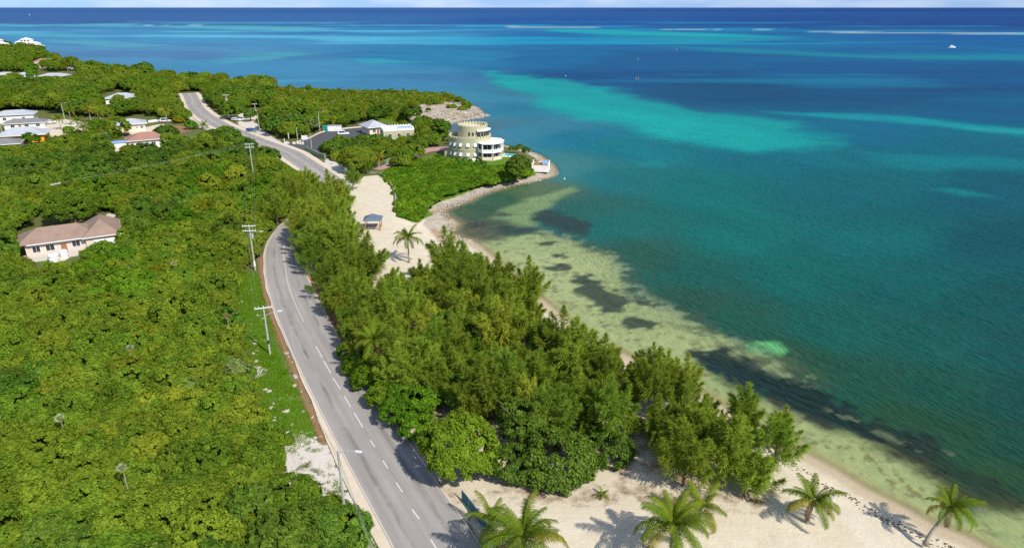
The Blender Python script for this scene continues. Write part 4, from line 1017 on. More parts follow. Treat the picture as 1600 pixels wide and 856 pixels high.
for k, (px_, py_, s) in enumerate(((478, 384, 1.1), (500, 372, 1.2), (522, 362, 1.1), (538, 352, 0.9), (490, 398, 1.15), (514, 388, 1.2), (535, 384, 0.95), (506, 352, 1.1), (522, 338, 1.0), (538, 328, 0.85), (534, 312, 0.75), (479, 371, 1.1), (490, 357, 1.15), (503, 344, 1.15), (516, 331, 1.05), (524, 322, 0.95))):
    plant('casuarina_tree', CAS[k % 6][0], CAS[k % 6][1], G(px_, py_), k * 1.37, s, 'tall casuarina hiding the road bend above the lower road', 'tree', 'casuarinas at the road bend')
for k, (px_, py_, s) in enumerate(((434, 352, 0.85), (446, 340, 1.0), (459, 329, 1.05), (472, 319, 1.05), (484, 309, 1.0), (440, 326, 0.9), (455, 313, 0.95), (470, 303, 0.85), (424, 338, 0.8), (484, 297, 0.7), (412, 350, 0.7), (430, 312, 0.75))):
    plant('casuarina_tree', CAS[(k + 2) % 6][0], CAS[(k + 2) % 6][1], G(px_, py_), k * 1.91, s, 'casuarina on the left side of the road bend', 'tree', 'casuarinas left of the bend')

# broad-leaved plants on the grove's near side and along the road
LIME = crown_mesh('lime_crown', lobes_crown(501, 8.6, 6.2, 1.0, 8, 230, 90, 0.20, 0.62, 0.75, 2.4, 0.5), M['leaf_lime'])
GRAPE = crown_mesh('grape_crown', lobes_crown(502, 9.5, 3.6, 0.2, 8, 230, 75, 0.26, 0.60, 0.8, 1.15), M['sea_grape'])
DOME = crown_mesh('dome_crown', lobes_crown(503, 12.0, 6.0, 1.0, 9, 300, 80, 0.24, 0.75, 0.75), M['leaf_scrub'])
BIGT = tree_trunk(510, 6.0, 8, 0.22).mesh('trunk', M['bark'])
plant('lime_green_tree', LIME, BIGT, G(722, 742), 0.4, 1.0, 'large yellow-green tree overhanging the road, its dark shadow on the lane')
plant('sea_grape_bush', GRAPE, None, G(868, 738), 1.0, 1.0, 'wide glossy-leaved sea grape bush on the sand beside the yellow-green tree', 'bush')
plant('sea_grape_bush', GRAPE, None, G(808, 738), 3.0, 0.72, 'smaller glossy-leaved sea grape bush touching the yellow-green tree', 'bush')
plant('sea_grape_bush', GRAPE, None, G(948, 712), 2.2, 0.7, 'small dark sea grape bush under the casuarinas at the sand edge', 'bush')
plant('dark_green_tree', DARK[0], BIGT, G(815, 690), 1.0, 1.15, 'dark shaded tree behind the wide sea grape bush')
for k, (px_, py_, s) in enumerate(((556, 590, 0.9), (575, 612, 1.0), (600, 640, 1.0), (625, 668, 1.05), (650, 690, 0.95), (628, 640, 1.1), (590, 598, 1.1), (655, 660, 1.2), (545, 565, 0.8), (680, 700, 0.8))):
    plant('roadside_shrub', BRIGHT[k % 3], None, G(px_, py_, LAND - 0.6), k * 1.3, s, 'vivid green leafy shrub at the right edge of the road under the casuarinas', 'shrub', 'roadside shrubs', sz=s * 1.0)
for k, (px_, py_, s) in enumerate(((700, 545, 1.2), (735, 560, 1.2), (680, 600, 1.1), (760, 615, 1.2), (720, 640, 1.1), (800, 650, 1.2))):
    plant('understory_tree', DARK[k % 3], TRUNK_S[k % 3], G(px_, py_), k * 1.9, s, 'dark green understory tree between the casuarinas of the grove', 'tree', 'dark understory of the grove')

# palms
palm(G(818, 842, LAND + 5.6) - Vector((0, 0, 5.6)), 5.6, (0.0, 0.0), 'big coconut palm at the bottom edge beside the teal fence', L=4.7, n=26, seed=1)
palm(G(1052, 822, LAND + 4.2) - Vector((0, 0, 4.2)), 4.2, (0.0, 0.0), 'big coconut palm on the open sand, its shadow fanning left', L=4.5, n=26, seed=2)
palm(G(1272, 784, 1.6 + 2.8) - Vector((0.3, 0, 2.8)), 2.8, (0.3, 0.0), 'short bushy coconut palm on the beach beside the grove tip', L=3.2, n=22, seed=3)
bp = G(1446, 848, 1.2); palm(bp, 3.5, (2.2, 0.9), 'coconut palm with bent trunk leaning over the waterline', L=3.0, n=21, seed=4)
palm(G(768, 812, LAND + 2.2) - Vector((0, 0, 2.2)), 2.2, (0.0, 0.0), 'young low coconut palm behind the teal fence', L=3.0, n=12, seed=5, nuts=False, dead=1)
palm(G(1094, 792, LAND + 2.0) - Vector((0, 0, 2.0)), 2.0, (0.2, 0.0), 'young coconut palm crowding the big sand palm from the right', L=3.0, n=12, seed=6, nuts=False, dead=0)
palm(G(583, 532, LAND + 6.4) - Vector((0.2, 0, 6.4)), 6.4, (0.2, 0.0), 'coconut palm with hanging fronds between the road and the grove', L=3.7, n=20, seed=7, dead=4)
palm(G(637, 372, LAND + 5.2) - Vector((0, 0, 5.2)), 5.2, (0.0, 0.0), 'coconut palm on the sand below the beach shelter', L=3.8, n=19, seed=8)
palm(G(942, 773, LAND + 0.15) - Vector((0, 0, 0.15)), 0.15, (0, 0), 'tiny palm seedling alone on the open sand', L=1.1, n=9, seed=9, nuts=False, dead=0, name='palm_seedling')
FARP = [(96, 203, 'palm_leaf', 4.5, 'coconut palm left of the debris yard by the grey roofs'), (122, 208, 'palm_leaf', 5, 'coconut palm in front of the orange-fronded palm'), (143, 192, 'palm_yellow', 6, 'orange-yellow fronded coconut palm among the far palms'),
        (112, 196, 'palm_leaf', 6, 'tall green coconut palm behind the debris yard'), (175, 200, 'palm_leaf', 5.5, 'coconut palm with brown fronds left of the white grey-roofed house'), (262, 192, 'palm_yellow', 5, 'yellowish palm beside the yellow hedge near the road'),
        (592, 262, 'palm_yellow', 3, 'small yellow palm beside the round tree at the driveway'), (656, 236, 'palm_leaf', 5, 'coconut palm beside the crenellated gate building'), (455, 150, 'palm_leaf', 5, 'coconut palm on the headland left of the rocks'), (106, 112, 'palm_leaf', 6, 'palm rising from the far left shore trees'),
        (132, 214, 'palm_leaf', 3.5, 'low palm at the front of the debris yard'), (160, 196, 'palm_leaf', 5, 'coconut palm right of the orange-fronded palm'), (318, 178 + 24, 'palm_leaf', 1.5, 'small palm at the roadside garden by the yellow hedge')]
for k, (px_, py_, mt, hh, lb) in enumerate(FARP):
    palm(G(px_, py_), hh, (random.uniform(-0.6, 0.6), 0.3), lb, L=3.4, n=15, seed=20 + k, mat=mt, nuts=False, dead=3 if 'brown' in lb else 1)

# silver thatch palms standing clear of the thicket
def thatch(base, h, label, seed, dead=False, s=1.0):
    o = empty('thatch_palm', base); tag(o, label, 'palm tree'); r = random.Random(seed)
    MB().tube([(0, 0, -0.2), (0.05, 0, h * 0.5), (0.0, 0.05, h)], [0.08, 0.07, 0.06], 6).build('trunk', M['bark_grey'], o)
    V = []; F = []
    for j in range(15):
        a = math.pi * 2 * j / 15; e = R(115) * (j % 15) / 14 - R(55)
        d = Vector((math.cos(a * 0.5 - math.pi * 0.25), math.sin(e) * 0.8, 0))
        ang = -R(110) + R(220) * j / 14; tip = Vector((0.55 + 0.55 * math.cos(ang), 0.60 * math.sin(ang), -0.16 * abs(math.sin(ang)) - 0.06)); sd = Vector((-math.sin(ang), math.cos(ang), 0)) * 0.05
        o0 = len(V); c0 = Vector((0.5, 0, 0)); V += [tuple(c0 - sd * 0.3), tuple(c0 + sd * 0.3), tuple((c0 + tip) / 2 + sd), tuple(tip), tuple((c0 + tip) / 2 - sd)]; F += [(o0, o0 + 1, o0 + 2), (o0, o0 + 2, o0 + 4), (o0 + 4, o0 + 2, o0 + 3)]
    o0 = len(V); V += [(0, -0.012, 0), (0, 0.012, 0), (0.5, 0.012, 0), (0.5, -0.012, 0)]; F += [(o0, o0 + 1, o0 + 2), (o0, o0 + 2, o0 + 3)]
    key = 'palm_dead' if dead else 'silver_leaf'
    for k in range(13):
        f = k / 13; mt = 'palm_yellow' if f > 0.72 and not dead else key
        fr = obj('fan_leaf', mesh_np('fan_leaf', V, F, [M[mt]], {'v': ('FLOAT', [0.3 + 0.7 * r.random() for _ in V])}), o); fr.location = (0, 0, h)
        fr.rotation_euler = (r.uniform(-0.4, 0.4), -R(62) + R(115) * f, k * 2.399); q = s * r.uniform(0.85, 1.1); fr.scale = (q, q, q)
    return o
for k, (px_, py_, hh, lb, dd) in enumerate(((216, 602, 6.4, 'small silver thatch palm with yellow lower leaves standing out of the thicket', False), (208, 800, 6.2, 'silver thatch palm with brown skirt in the nearest thicket', False),
                                            (361, 533, 5.0, 'bare thatch palm with pale withered top near the second pole', True), (110, 712, 5.8, 'silver thatch palm half sunk in the thicket at far left', False),
                                            (278, 445, 5.0, 'pale fan palm in the thicket left of the double-arm pole', False), (420, 450, 0.6, 'stub of a pale fan palm on the verge', True))[:5]):
    thatch(G(px_, py_), hh - 0.7, lb, 60 + k, dd, 0.56)

for k, (px_, py_) in enumerate(((478, 150), (512, 153), (536, 150), (560, 154), (585, 152), (604, 156), (628, 153), (648, 157), (668, 155), (690, 157), (545, 162), (590, 165), (520, 168), (620, 170))):
    o = thatch(G(px_, py_), 2.6 + 0.5 * (k % 4), 'small thatch palm standing on the low headland scrub', 80 + k, False, 0.8); o['group'] = 'thatch palms on the headland'
# round trees that stand out on their own
plant('round_tree', DOME, BIGT, G(560, 268), 0.3, 1.05, 'big round-headed green tree beside the driveway and the road bend')
plant('round_tree', DOME, BIGT, G(118, 348), 1.1, 1.05, 'broad dome-shaped olive tree behind the brown-roofed house')
plant('round_tree', DOME, BIGT, G(18, 358), 2.1, 0.75, 'rounded olive tree left of the broad dome tree')
plant('round_tree', DOME, BIGT, G(22, 440), 2.9, 0.62, 'rounded olive tree in front of the brown-roofed house at the left edge')
plant('dark_round_tree', DARK[1], BIGT, G(808, 280), 0.2, 1.55, 'dark dense tree between the castle house and the rocky point')
plant('dark_round_tree', DARK[2], BIGT, G(432, 200 + 12), 0.9, 1.6, 'dark tree between the car park and the sandy lay-by')
plant('dark_round_tree', DARK[0], BIGT, G(462, 208), 1.9, 1.7, 'dark tree standing behind the white arched sign')
plant('dark_round_tree', DARK[1], BIGT, G(392, 190), 0.2, 1.2, 'dark tree over the sandy lay-by with parked cars')
plant('dark_round_tree', DARK[2], BIGT, G(372, 178), 2.2, 1.3, 'dark trunked tree shading the lay-by left of the other')
plant('casuarina_tree', CAS[3][0], CAS[3][1], G(206, 352), 0.4, 0.75, 'feathery tree right of the brown-roofed house', 'tree')
plant('casuarina_tree', CAS[0][0], CAS[0][1], G(222, 380), 1.4, 0.75, 'feathery tree in front of the right wing of the brown-roofed house', 'tree')
plant('casuarina_tree', CAS[5][0], CAS[5][1], G(575, 258 + 14), 1.4, 0.7, 'feathery tree at the roadside above the sand lot', 'tree')
plant('casuarina_tree', CAS[2][0], CAS[2][1], G(552, 298), 2.4, 0.75, 'feathery tree between the road bend and the sand lot', 'tree')
for k, (px_, py_, s, m, lb) in enumerate(((280, 194, 1.5, YELL[0], 'clipped yellow-green hedge mound by the roadside garden'), (288, 226, 1.2, YELL[1], 'yellow-green bush at the lawn of the roadside garden'), (327, 214, 0.8, YELL[0], 'small yellow bush beside the white garden wall'),
                                           (300, 204, 1.3, BRIGHT[0], 'bright bush between the yellow hedge and the road'), (262, 226, 1.9, DARK[0], 'dark round tree right of the red-roofed house'), (50, 226, 1.4, BRIGHT[1], 'bright green bush in front of the orange wall'),
                                           (155, 204, 1.5, BRIGHT[2], 'bright green bush among the far palms'), (108, 210, 1.0, BRIGHT[0], 'bright bush at the edge of the debris yard'))):
    plant('garden_bush', m, None, G(px_, py_, LAND - 0.5), k, s, lb, 'bush', sz=s * 0.8)
# gate garden planting
for k, (px_, py_, s) in enumerate(((505, 238, 0.6), (518, 242, 0.7), (530, 238, 0.6), (548, 232, 0.5), (575, 226, 0.45), (590, 230, 0.6), (606, 233, 0.7), (620, 237, 0.75), (634, 238, 0.6), (610, 243, 0.7), (595, 240, 0.7), (626, 243, 0.6), (646, 230, 0.45), (560, 228, 0.4), (616, 228, 0.5), (542, 248, 0.7))):
    if k >= 16: continue
    plant('gate_garden_bush', (DARK + [c for c, _ in SCRUB])[k % 6], None, G(px_, py_, LAND - 0.8), k * 1.1, s, 'dark bush in the garden between the car park and the driveway', 'bush', 'bushes of the gate garden')
for k, (px_, py_, s) in enumerate(((672, 209, 0.9), (684, 215, 0.95), (664, 203, 0.85), (694, 221, 0.85), (676, 220, 0.8), (655, 198, 0.7), (702, 226, 0.5))):
    plant('castle_side_tree', DARK[k % 3], TRUNK_S[k % 3], G(px_, py_), k * 1.7, s, 'dark green tree between the castle house and the inlet', 'tree', 'dark trees beside the castle house')
for k, (px_, py_, s) in enumerate(((716, 252, 0.35), (726, 254, 0.4), (735, 255, 0.3), (748, 257, 0.45), (757, 259, 0.35), (800, 238, 0.5), (812, 238, 0.6), (822, 242, 0.6))):
    plant('castle_shrub', DARK[k % 3], None, G(px_, py_, LAND), k, s, 'small clipped shrub at the foot of the castle house', 'shrub', 'shrubs at the castle foot')

for k, q in enumerate(poisson(Gxy([(502, 236), (530, 228), (560, 222), (600, 224), (640, 226), (652, 234), (618, 248), (598, 256), (548, 262), (520, 248)]), 4.2, 31)):
    plant('gate_garden_bush', (DARK + [c for c, _ in SCRUB])[k % 7], None, (q[0], q[1], LAND - 0.9), k * 1.1, random.uniform(0.8, 1.15), 'dark bush in the garden between the car park and the driveway', 'bush', 'bushes of the gate garden')
for k, q in enumerate(poisson(Gxy([(64, 222), (90, 214), (140, 206), (190, 196), (200, 212), (168, 222), (120, 232), (60, 246)]), 4.5, 32)):
    plant('yard_bush', (LOWS + BRIGHT + YELL)[k % 8], None, (q[0], q[1], LAND - 0.5), k * 1.1, random.uniform(0.5, 0.8), 'low mixed green bush in the yards around the far palms', 'bush', 'yard bushes by the far palms')

# low green cover on the point, and the near bushes by the clearing
COVER = Gxy([(598, 272), (640, 256), (684, 246), (700, 250), (745, 258), (800, 262), (832, 265), (826, 273), (785, 281), (732, 291), (688, 305), (664, 325), (650, 342), (624, 337), (620, 305), (608, 286)])
cpn = poisson(COVER, 1.35, 8)
d = [(q[0], q[1], LAND - 0.3 - 0.4 * random.random(), random.choice((0.5, 0.6, 0.7, 0.8, 1.0)), random.uniform(0, 6.28), random.randrange(4)) for q in cpn]
for k, (px_, py_, s) in enumerate(((640, 332, 1.0), (628, 325, 0.9), (652, 322, 1.0), (662, 316, 0.8))):
    plant('point_bush', LOW[k], None, G(px_, py_, LAND - 0.2), k, s * 1.3, 'low vivid green bush at the corner of the point beside the sand lot', 'bush', 'low bushes at the corner of the point')
scatter('point_ground_cover', proto_of(LOW), d, 'low vivid green ground cover on the point below the castle house', 'ground cover')
for k, (px_, py_, s, m) in enumerate(((470, 850, 0.95, DARK[0]), (505, 842, 0.9, DARK[1]), (540, 848, 0.8, DARK[2]), (440, 828, 0.9, BRIGHT[0]), (480, 880, 1.0, DARK[1]), (520, 875, 0.9, BRIGHT[2]))):
    plant('clearing_bush', m, None, G(px_, py_, LAND - 0.7), k * 1.3, s, 'dark leafy bush at the near end of the white clearing', 'bush', 'bushes below the white clearing')
# ragged low growth along the verge edge of the thicket
edge = catmull(Gxy([(372, 470), (384, 520), (392, 565), (402, 605), (414, 640), (430, 668), (446, 690), (445, 735), (450, 790)]), 6)
for k, q in enumerate(edge[::3]):
    plant('verge_bush', LOWS[k % 3], None, (q[0] - random.uniform(0.2, 1.6), q[1], LAND - 0.2), k, random.uniform(0.5, 0.85), 'low bush where the thicket meets the grassy verge', 'bush', 'low bushes along the verge')

# grass blades on the verge, weeds on the clearing
def blades(name, poly, n, hmin, hmax, mat, label, seed, thin=None):
    r = np.random.default_rng(seed); lo = poly.min(0); hi = poly.max(0); q = r.uniform(lo, hi, (n * 4, 2)); q = q[inside(q[:, 0], q[:, 1], poly)][:n]
    q = q[seg_dist(q[:, 0], q[:, 1], road_c, False) > 4.6]
    if thin is not None: q = q[fbm(q[:, 0] * thin, q[:, 1] * thin, seed, 4) > 0.02]
    n = len(q); a = r.uniform(0, 6.28, n); h = r.uniform(hmin, hmax, n) * (0.6 + 0.8 * (fbm(q[:, 0] * 0.4, q[:, 1] * 0.4, 5) + 0.5)); b = np.column_stack([q, np.full(n, LAND - 0.12)])
    w = np.column_stack([np.cos(a), np.sin(a), np.zeros(n)]) * (0.04 + 0.05 * r.random(n))[:, None]; tip = b + np.column_stack([r.normal(size=n) * 0.16, r.normal(size=n) * 0.16, h])
    V = np.stack([b - w, b + w, tip], 1).reshape(-1, 3); me = mesh_np(name, V, np.arange(3 * n).reshape(-1, 3), [M[mat]], {'v': ('FLOAT', np.repeat(r.random(n), 3))})
    return tag(obj(name, me), label, 'grass', kind='stuff')
blades('verge_grass', GRASS[0], 42000, 0.15, 0.42, 'grass_blade', 'bright green rough grass on the verge left of the road', 3)
blades('clearing_weeds', WHITE[0], 26000, 0.08, 0.34, 'grass_blade', 'patchy weeds growing over the white clearing', 4, 0.35)
blades('lower_verge_weeds', Gxy([(500, 690), (535, 760), (590, 860), (610, 900), (600, 900), (560, 850), (530, 780), (505, 720)]), 9000, 0.08, 0.3, 'grass_blade', 'patchy weeds between the white clearing and the road', 6, 0.6)

# ------------------------------------------------------------------ buildings
def wall_part(o, m, mat, name='wall'): return m.build(name, M[mat], o)
def window(o, x, z, w, h, y=0.0, frame='white_paint', face=0.0, shutter=False):
    """window in the wall plane y (local), facing -y; frame proud, pane set into it"""
    f = MB()
    f.box(x - w / 2 - 0.04, y - 0.03, z, 0.09, 0.10, h + 0.16); f.box(x + w / 2 + 0.04, y - 0.03, z, 0.09, 0.10, h + 0.16)
    f.box(x, y - 0.033, z + h / 2 + 0.04, w, 0.09, 0.09); f.box(x, y - 0.04, z - h / 2 - 0.04, w, 0.14, 0.09); f.box(x, y - 0.028, z, 0.05, 0.07, h)
    wn_ = f.build('window', M[frame], o); MB().box(x, y - 0.006, z, w, 0.03, h).build('pane', M['glass'], wn_)
    if shutter: MB().box(x - w / 2 - 0.3, y - 0.04, z, 0.45, 0.05, h).box(x + w / 2 + 0.3, y - 0.04, z, 0.45, 0.05, h).build('shutter', M['white_paint'], wn_)
    return wn_
def house(label, px_, py_, rz, w, d, h, rise, roof, wall, wins=(), door=None, over=0.6, name='house', group=None, extra=None, side_wins=()):
    o = empty(name, G(px_, py_), R(rz)); tag(o, label, 'house', group)
    MB().box(w / 2, d / 2, h / 2 - 0.2, w, d, h + 0.4).build('wall', M[wall], o)
    rf = MB().hip(-over, w + over, -over, d + over, h + 0.02, rise).build('roof', M[roof], o)
    MB().box(w / 2, -over + 0.05, h - 0.06, w + 2 * over, 0.1, 0.2).box(w + over - 0.05, d / 2, h - 0.06, 0.1, d + 2 * over - 0.22, 0.2).box(-over + 0.05, d / 2, h - 0.06, 0.1, d + 2 * over - 0.22, 0.2).build('fascia', M['white_paint'], rf)
    for x_, z_, ww, hh in wins: window(o, x_, z_, ww, hh)
    if door is not None:
        dr = MB().box(door, -0.03, 1.0, 0.95, 0.08, 2.05).build('door', M['timber'], o); MB().box(door + 0.35, -0.09, 1.0, 0.08, 0.05, 0.14).build('handle', M['grey_metal'], dr)
    for y_, z_, ww, hh in side_wins:
        MB().box(w + 0.02, y_, z_, 0.06, ww, hh).build('window', M['glass'], o)
    return o

# the long brown-roofed house
o = empty('house', G(43, 403), R(30)); o.scale = (0.93, 0.93, 0.95); tag(o, 'long pinkish house with brown hipped roof and right wing, in the thicket', 'house')
H1 = 3.0
MB().box(6.6, 4.2, H1 / 2, 13.2, 8.4, H1).build('wall', M['pink_wall'], o)
MB().box(14.9, 5.2, H1 / 2 - 0.002, 6.6, 12.0, H1 - 0.01).build('wing_wall', M['pink_wall'], o)
rf = MB().hip(-1.6, 14.5, -0.9, 9.3, H1 + 0.02, 2.3, 4.2).build('roof', M['brown_roof'], o)
MB().box(6.0, -0.86, H1 - 0.06, 11.0, 0.1, 0.2).build('fascia', M['white_paint'], rf)
rw = MB().hip(10.9, 18.9, -1.5, 12.0, H1 + 0.03, 2.75, 4.4).build('wing_roof', M['brown_roof'], o)
MB().box(14.9, -1.46, H1 - 0.05, 8.0, 0.1, 0.2).box(18.86, 5.2, H1 - 0.05, 0.1, 13.2, 0.2).build('fascia', M['white_paint'], rw)
window(o, 2.0, 1.6, 1.4, 1.3); window(o, 4.6, 1.6, 1.6, 1.3); window(o, 9.6, 1.7, 1.5, 1.2); window(o, 14.2, 1.6, 1.2, 1.1, -0.8)
gd = MB().box(15.3, -0.84, 1.35, 4.2, 0.1, 1.5).build('shutter_panel', M['white_paint'], o)
for k in range(7): MB().box(13.5 + k * 0.6, -0.91, 1.35, 0.04, 0.05, 1.5).build('panel_rib', M['white_wall'], gd)
dr = MB().box(7.2, -0.03, 1.05, 1.1, 0.08, 2.1).build('door', M['timber'], o); MB().box(7.6, -0.09, 1.0, 0.08, 0.05, 0.14).build('handle', M['grey_metal'], dr)
for y_ in (2.0, 4.6): MB().box(18.22, y_, 1.6, 0.08, 1.3, 1.2).build('window', M['glass'], o)
MB().box(5.0, -2.2, 0.12, 9.5, 3.6, 0.24).build('terrace', M['concrete'], o)
for k, x_ in enumerate((2.6, 3.3)): MB().box(1.9 + k * 0.9, 1.0, H1 + 0.62, 0.6, 0.5, 0.30).build('roof_vent', M['grey_metal'], rf)
def tank(px_, py_, r_, h_, label):
    t_ = empty('water_tank', G(px_, py_)); tag(t_, label, 'tank')
    MB().lathe([(r_, 0), (r_, h_ * 0.3), (r_ * 1.015, h_ * 0.31), (r_ * 1.015, h_ * 0.36), (r_, h_ * 0.37), (r_, h_ * 0.68), (r_ * 1.015, h_ * 0.69), (r_ * 1.015, h_ * 0.74), (r_, h_ * 0.75), (r_, h_ * 0.9), (r_ * 0.8, h_), (0.001, h_ * 1.06)], 24).build('body', M['white_paint'], t_, sm=True)
    MB().lathe([(0.28, h_ * 1.03), (0.28, h_ * 1.11), (0.001, h_ * 1.12)], 16).build('lid', M['grey_metal'], t_); MB().tube([(r_ * 0.99, 0, 0.3), (r_ + 0.3, 0, 0.3), (r_ + 0.3, 0, 0.02)], 0.04, 6).build('outlet_pipe', M['grey_metal'], t_)
tank(85, 408, 0.95, 1.7, 'larger white round water tank in front of the brown-roofed house')
tank(101, 402, 0.72, 1.6, 'smaller pale water tank right of the larger one')

house('white house with grey hipped roof between the far palms and the red-roofed house', 182, 208, 30, 11, 8.5, 3.2, 1.7, 'grey_roof', 'cream_wall', ((1.6, 1.6, 1.3, 1.1), (4.6, 1.7, 0.6, 0.6), (7.8, 1.7, 0.6, 0.6), (9.6, 1.7, 1.0, 0.9)), 3.2, 0.9)
o = house('white house with reddish brown roof, half hidden by a round tree', 203, 234, 30, 13, 9, 3.1, 2.1, 'red_roof', 'white_wall', ((3.5, 1.6, 2.4, 1.1), (8.0, 1.6, 1.4, 1.1)), 1.2, 0.8)
an = MB().box(-3.0, 2.0, 1.35, 4.6, 4.0, 2.7).build('annex_wall', M['white_wall'], o); MB().box(-3.0, 2.0, 2.78, 5.1, 4.5, 0.16).build('annex_roof', M['blue_fabric'], an)
MB().box(-1.0, -1.4, 0.5, 8.0, 0.16, 1.0).build('garden_wall', M['pink_wall'], o)
house('low house with pale grey hipped roof alone in the scrub', 166, 164, 18, 15, 11, 3.2, 2.2, 'grey_roof', 'white_wall', ((3, 1.6, 1.6, 1.2), (9, 1.6, 1.6, 1.2)), 6, 0.8)
house('white walled house with pale grey roof, farthest of the left-edge cluster', -8, 194, 24, 15, 8, 3.6, 1.6, 'grey_roof', 'white_wall', ((4, 1.9, 1.2, 1.2), (11.2, 2.0, 1.0, 1.0)), 7.6, 0.7)
o = house('long low house with grey ridged roof, middle of the left-edge cluster', 8, 204, 24, 14.5, 7, 2.6, 1.5, 'dark_roof', 'white_wall', ((3, 1.5, 1.4, 1.1), (8, 1.5, 1.4, 1.1), (12, 1.5, 1.4, 1.1)), 5.5, 0.6)
house('orange walled house under a wide light grey hipped roof', -2, 226, 22, 15, 10, 3.0, 2.4, 'grey_roof', 'orange_wall', ((4, 1.6, 1.3, 1.1), (8, 1.6, 1.3, 1.1)), 10.5, 1.0)
house('house with dull dark grey roof at the left edge', -20, 240, 26, 10, 8, 2.8, 1.6, 'dark_roof', 'cream_wall', ((3, 1.5, 1.2, 1.0), (7, 1.5, 1.2, 1.0)), 5, 0.6)
house('distant white bungalow with long pale roof among the far trees', 62, 126, 10, 17, 9, 3.0, 1.6, 'grey_roof', 'white_wall', ((3, 1.6, 1.4, 1.2), (8, 1.6, 1.4, 1.2), (13, 1.6, 1.4, 1.2)), 5.5, 0.5)
house('distant house with tan orange roof above the bungalow', 55, 106, 10, 12, 8, 5.0, 2.2, 'red_roof', 'cream_wall', ((3, 3.2, 1.4, 1.2), (8, 3.2, 1.4, 1.2)), None, 0.5)
house('distant grey-roofed house at the left edge above the scrub', -8, 124, 10, 13, 8, 3.0, 1.6, 'grey_roof', 'white_wall', ((3, 1.6, 1.4, 1.2), (8, 1.6, 1.4, 1.2)), None, 0.5)
house('distant little white house left of the bungalow', 28, 122, 10, 9, 6, 2.6, 1.2, 'grey_roof', 'white_wall', ((3, 1.5, 1.2, 1.0), (6, 1.5, 1.2, 1.0)), None, 0.4)

# white villas far off on the left shore
def villa(label, px_, py_, blocks, rz):
    o = empty('white_villa', G(px_, py_), R(rz)); tag(o, label, 'building')
    for x0, y0, w, d, h, rise in blocks:
        b = MB().box(x0 + w / 2, y0 + d / 2, h / 2, w, d, h).build('wall', M['white_wall'], o)
        MB().hip(x0 - 0.5, x0 + w + 0.5, y0 - 0.5, y0 + d + 0.5, h + 0.01, rise).build('roof', M['white_paint'], b)
        for fl in range(int(h // 3)):
            for k in range(max(1, int(w // 3.2))):
                xx = x0 + (k + 0.5) * w / max(1, int(w // 3.2)); MB().box(xx, y0 - 0.02, 1.6 + fl * 3.1, 1.5, 0.1, 1.5).build('window', M['glass'], b)
        MB().box(x0 + w / 2, y0 - 0.6, h * 0.5, w, 1.2, 0.2).build('balcony', M['white_paint'], b)
    return o
villa('white three-storey villa complex on the far left shore', 24, 79, ((0, 3, 8, 7, 9, 1.8), (7.5, 0, 11, 9, 12, 2.2), (18, 2, 8, 7, 8, 1.5), (25.5, 1, 5, 6, 5, 1.0)), 8)
villa('white villa cut by the left edge of the picture on the far shore', -12, 80, ((0, 0, 10, 10, 12, 2.2), (9, -2, 8, 9, 8, 1.6)), 8)

# castle house on the point
CX = empty('castle_house', G(733, 249.5, LAND)); CX.location.y += 7.0; CX.location.z = LAND
tag(CX, 'round sage green castle-like house with crenellated tower and white veranda on the point', 'house')
DR, DH = 7.2, 6.0
drum = MB().lathe([(DR, -1.0), (DR, DH + 0.9), (DR - 0.35, DH + 0.9), (DR - 0.35, DH), (0.01, DH)], 56).build('drum_wall', M['sage_wall'], CX)
MB().lathe([(DR - 0.4, DH + 0.02), (0.01, DH + 0.03)], 56).build('terrace_floor', M['cream_wall'], drum)
MB().lathe([(DR + 0.06, 2.95), (DR + 0.12, 3.0), (DR + 0.12, 3.15), (DR + 0.06, 3.2)], 56).build('string_course', M['sage_trim'], drum)
mer = MB().box(0, 0, 0.28, 0.42, 0.75, 0.56).mesh('merlon', M['sage_trim'])
for k in range(34):
    a = 2 * math.pi * k / 34; q = obj('merlon', mer, drum); q.location = ((DR - 0.16) * math.cos(a), (DR - 0.16) * math.sin(a), DH + 0.9); q.rotation_euler = (0, 0, a)
TX, TY, TR, TH = 0.9, 1.6, 5.1, 4.3
tower = MB().lathe([(TR, DH + 0.02), (TR, DH + TH), (TR - 0.3, DH + TH), (TR - 0.3, DH + TH - 0.75), (0.01, DH + TH - 0.74)], 44, TX, TY).build('tower_wall', M['sage_wall'], CX)
MB().lathe([(TR - 0.34, DH + TH - 0.72), (0.01, DH + TH - 0.70)], 44, TX, TY).build('tower_roof', M['cream_wall'], tower)
mer2 = MB().box(0, 0, 0.24, 0.36, 0.62, 0.48).mesh('merlon', M['sage_trim'])
for k in range(28):
    a = 2 * math.pi * k / 28; q = obj('merlon', mer2, tower); q.location = (TX + (TR - 0.14) * math.cos(a), TY + (TR - 0.14) * math.sin(a), DH + TH); q.rotation_euler = (0, 0, a)
MB().lathe([(TR + 0.55, DH + 0.03), (TR + 0.55, DH + 3.0)], 14, TX, TY, R(-68), R(8)).build('tower_bay', M['sage_trim'], tower)
MB().lathe([(TR + 0.02, DH + 3.25), (TR + 1.2, DH + 3.0), (TR + 1.2, DH + 2.88), (TR + 0.02, DH + 2.88)], 14, TX, TY, R(-72), R(12)).build('tower_canopy', M['white_paint'], tower)
def curved_pane(o, cx, cy, r_, a_deg, w, z, h, mat='glass', name='window', thick=0.12, tilt=0.0):
    a = R(a_deg); m = MB().box(0, 0, 0, thick, w, h).mesh(name, M[mat]); q = obj(name, m, o)
    q.location = (cx + r_ * math.cos(a), cy + r_ * math.sin(a), z); q.rotation_euler = (0, tilt, a); return q
for a in (-64, -52, -40, -28, -16, -4): curved_pane(tower, TX, TY, TR + 0.56, a, 0.95, DH + 1.75, 1.35)
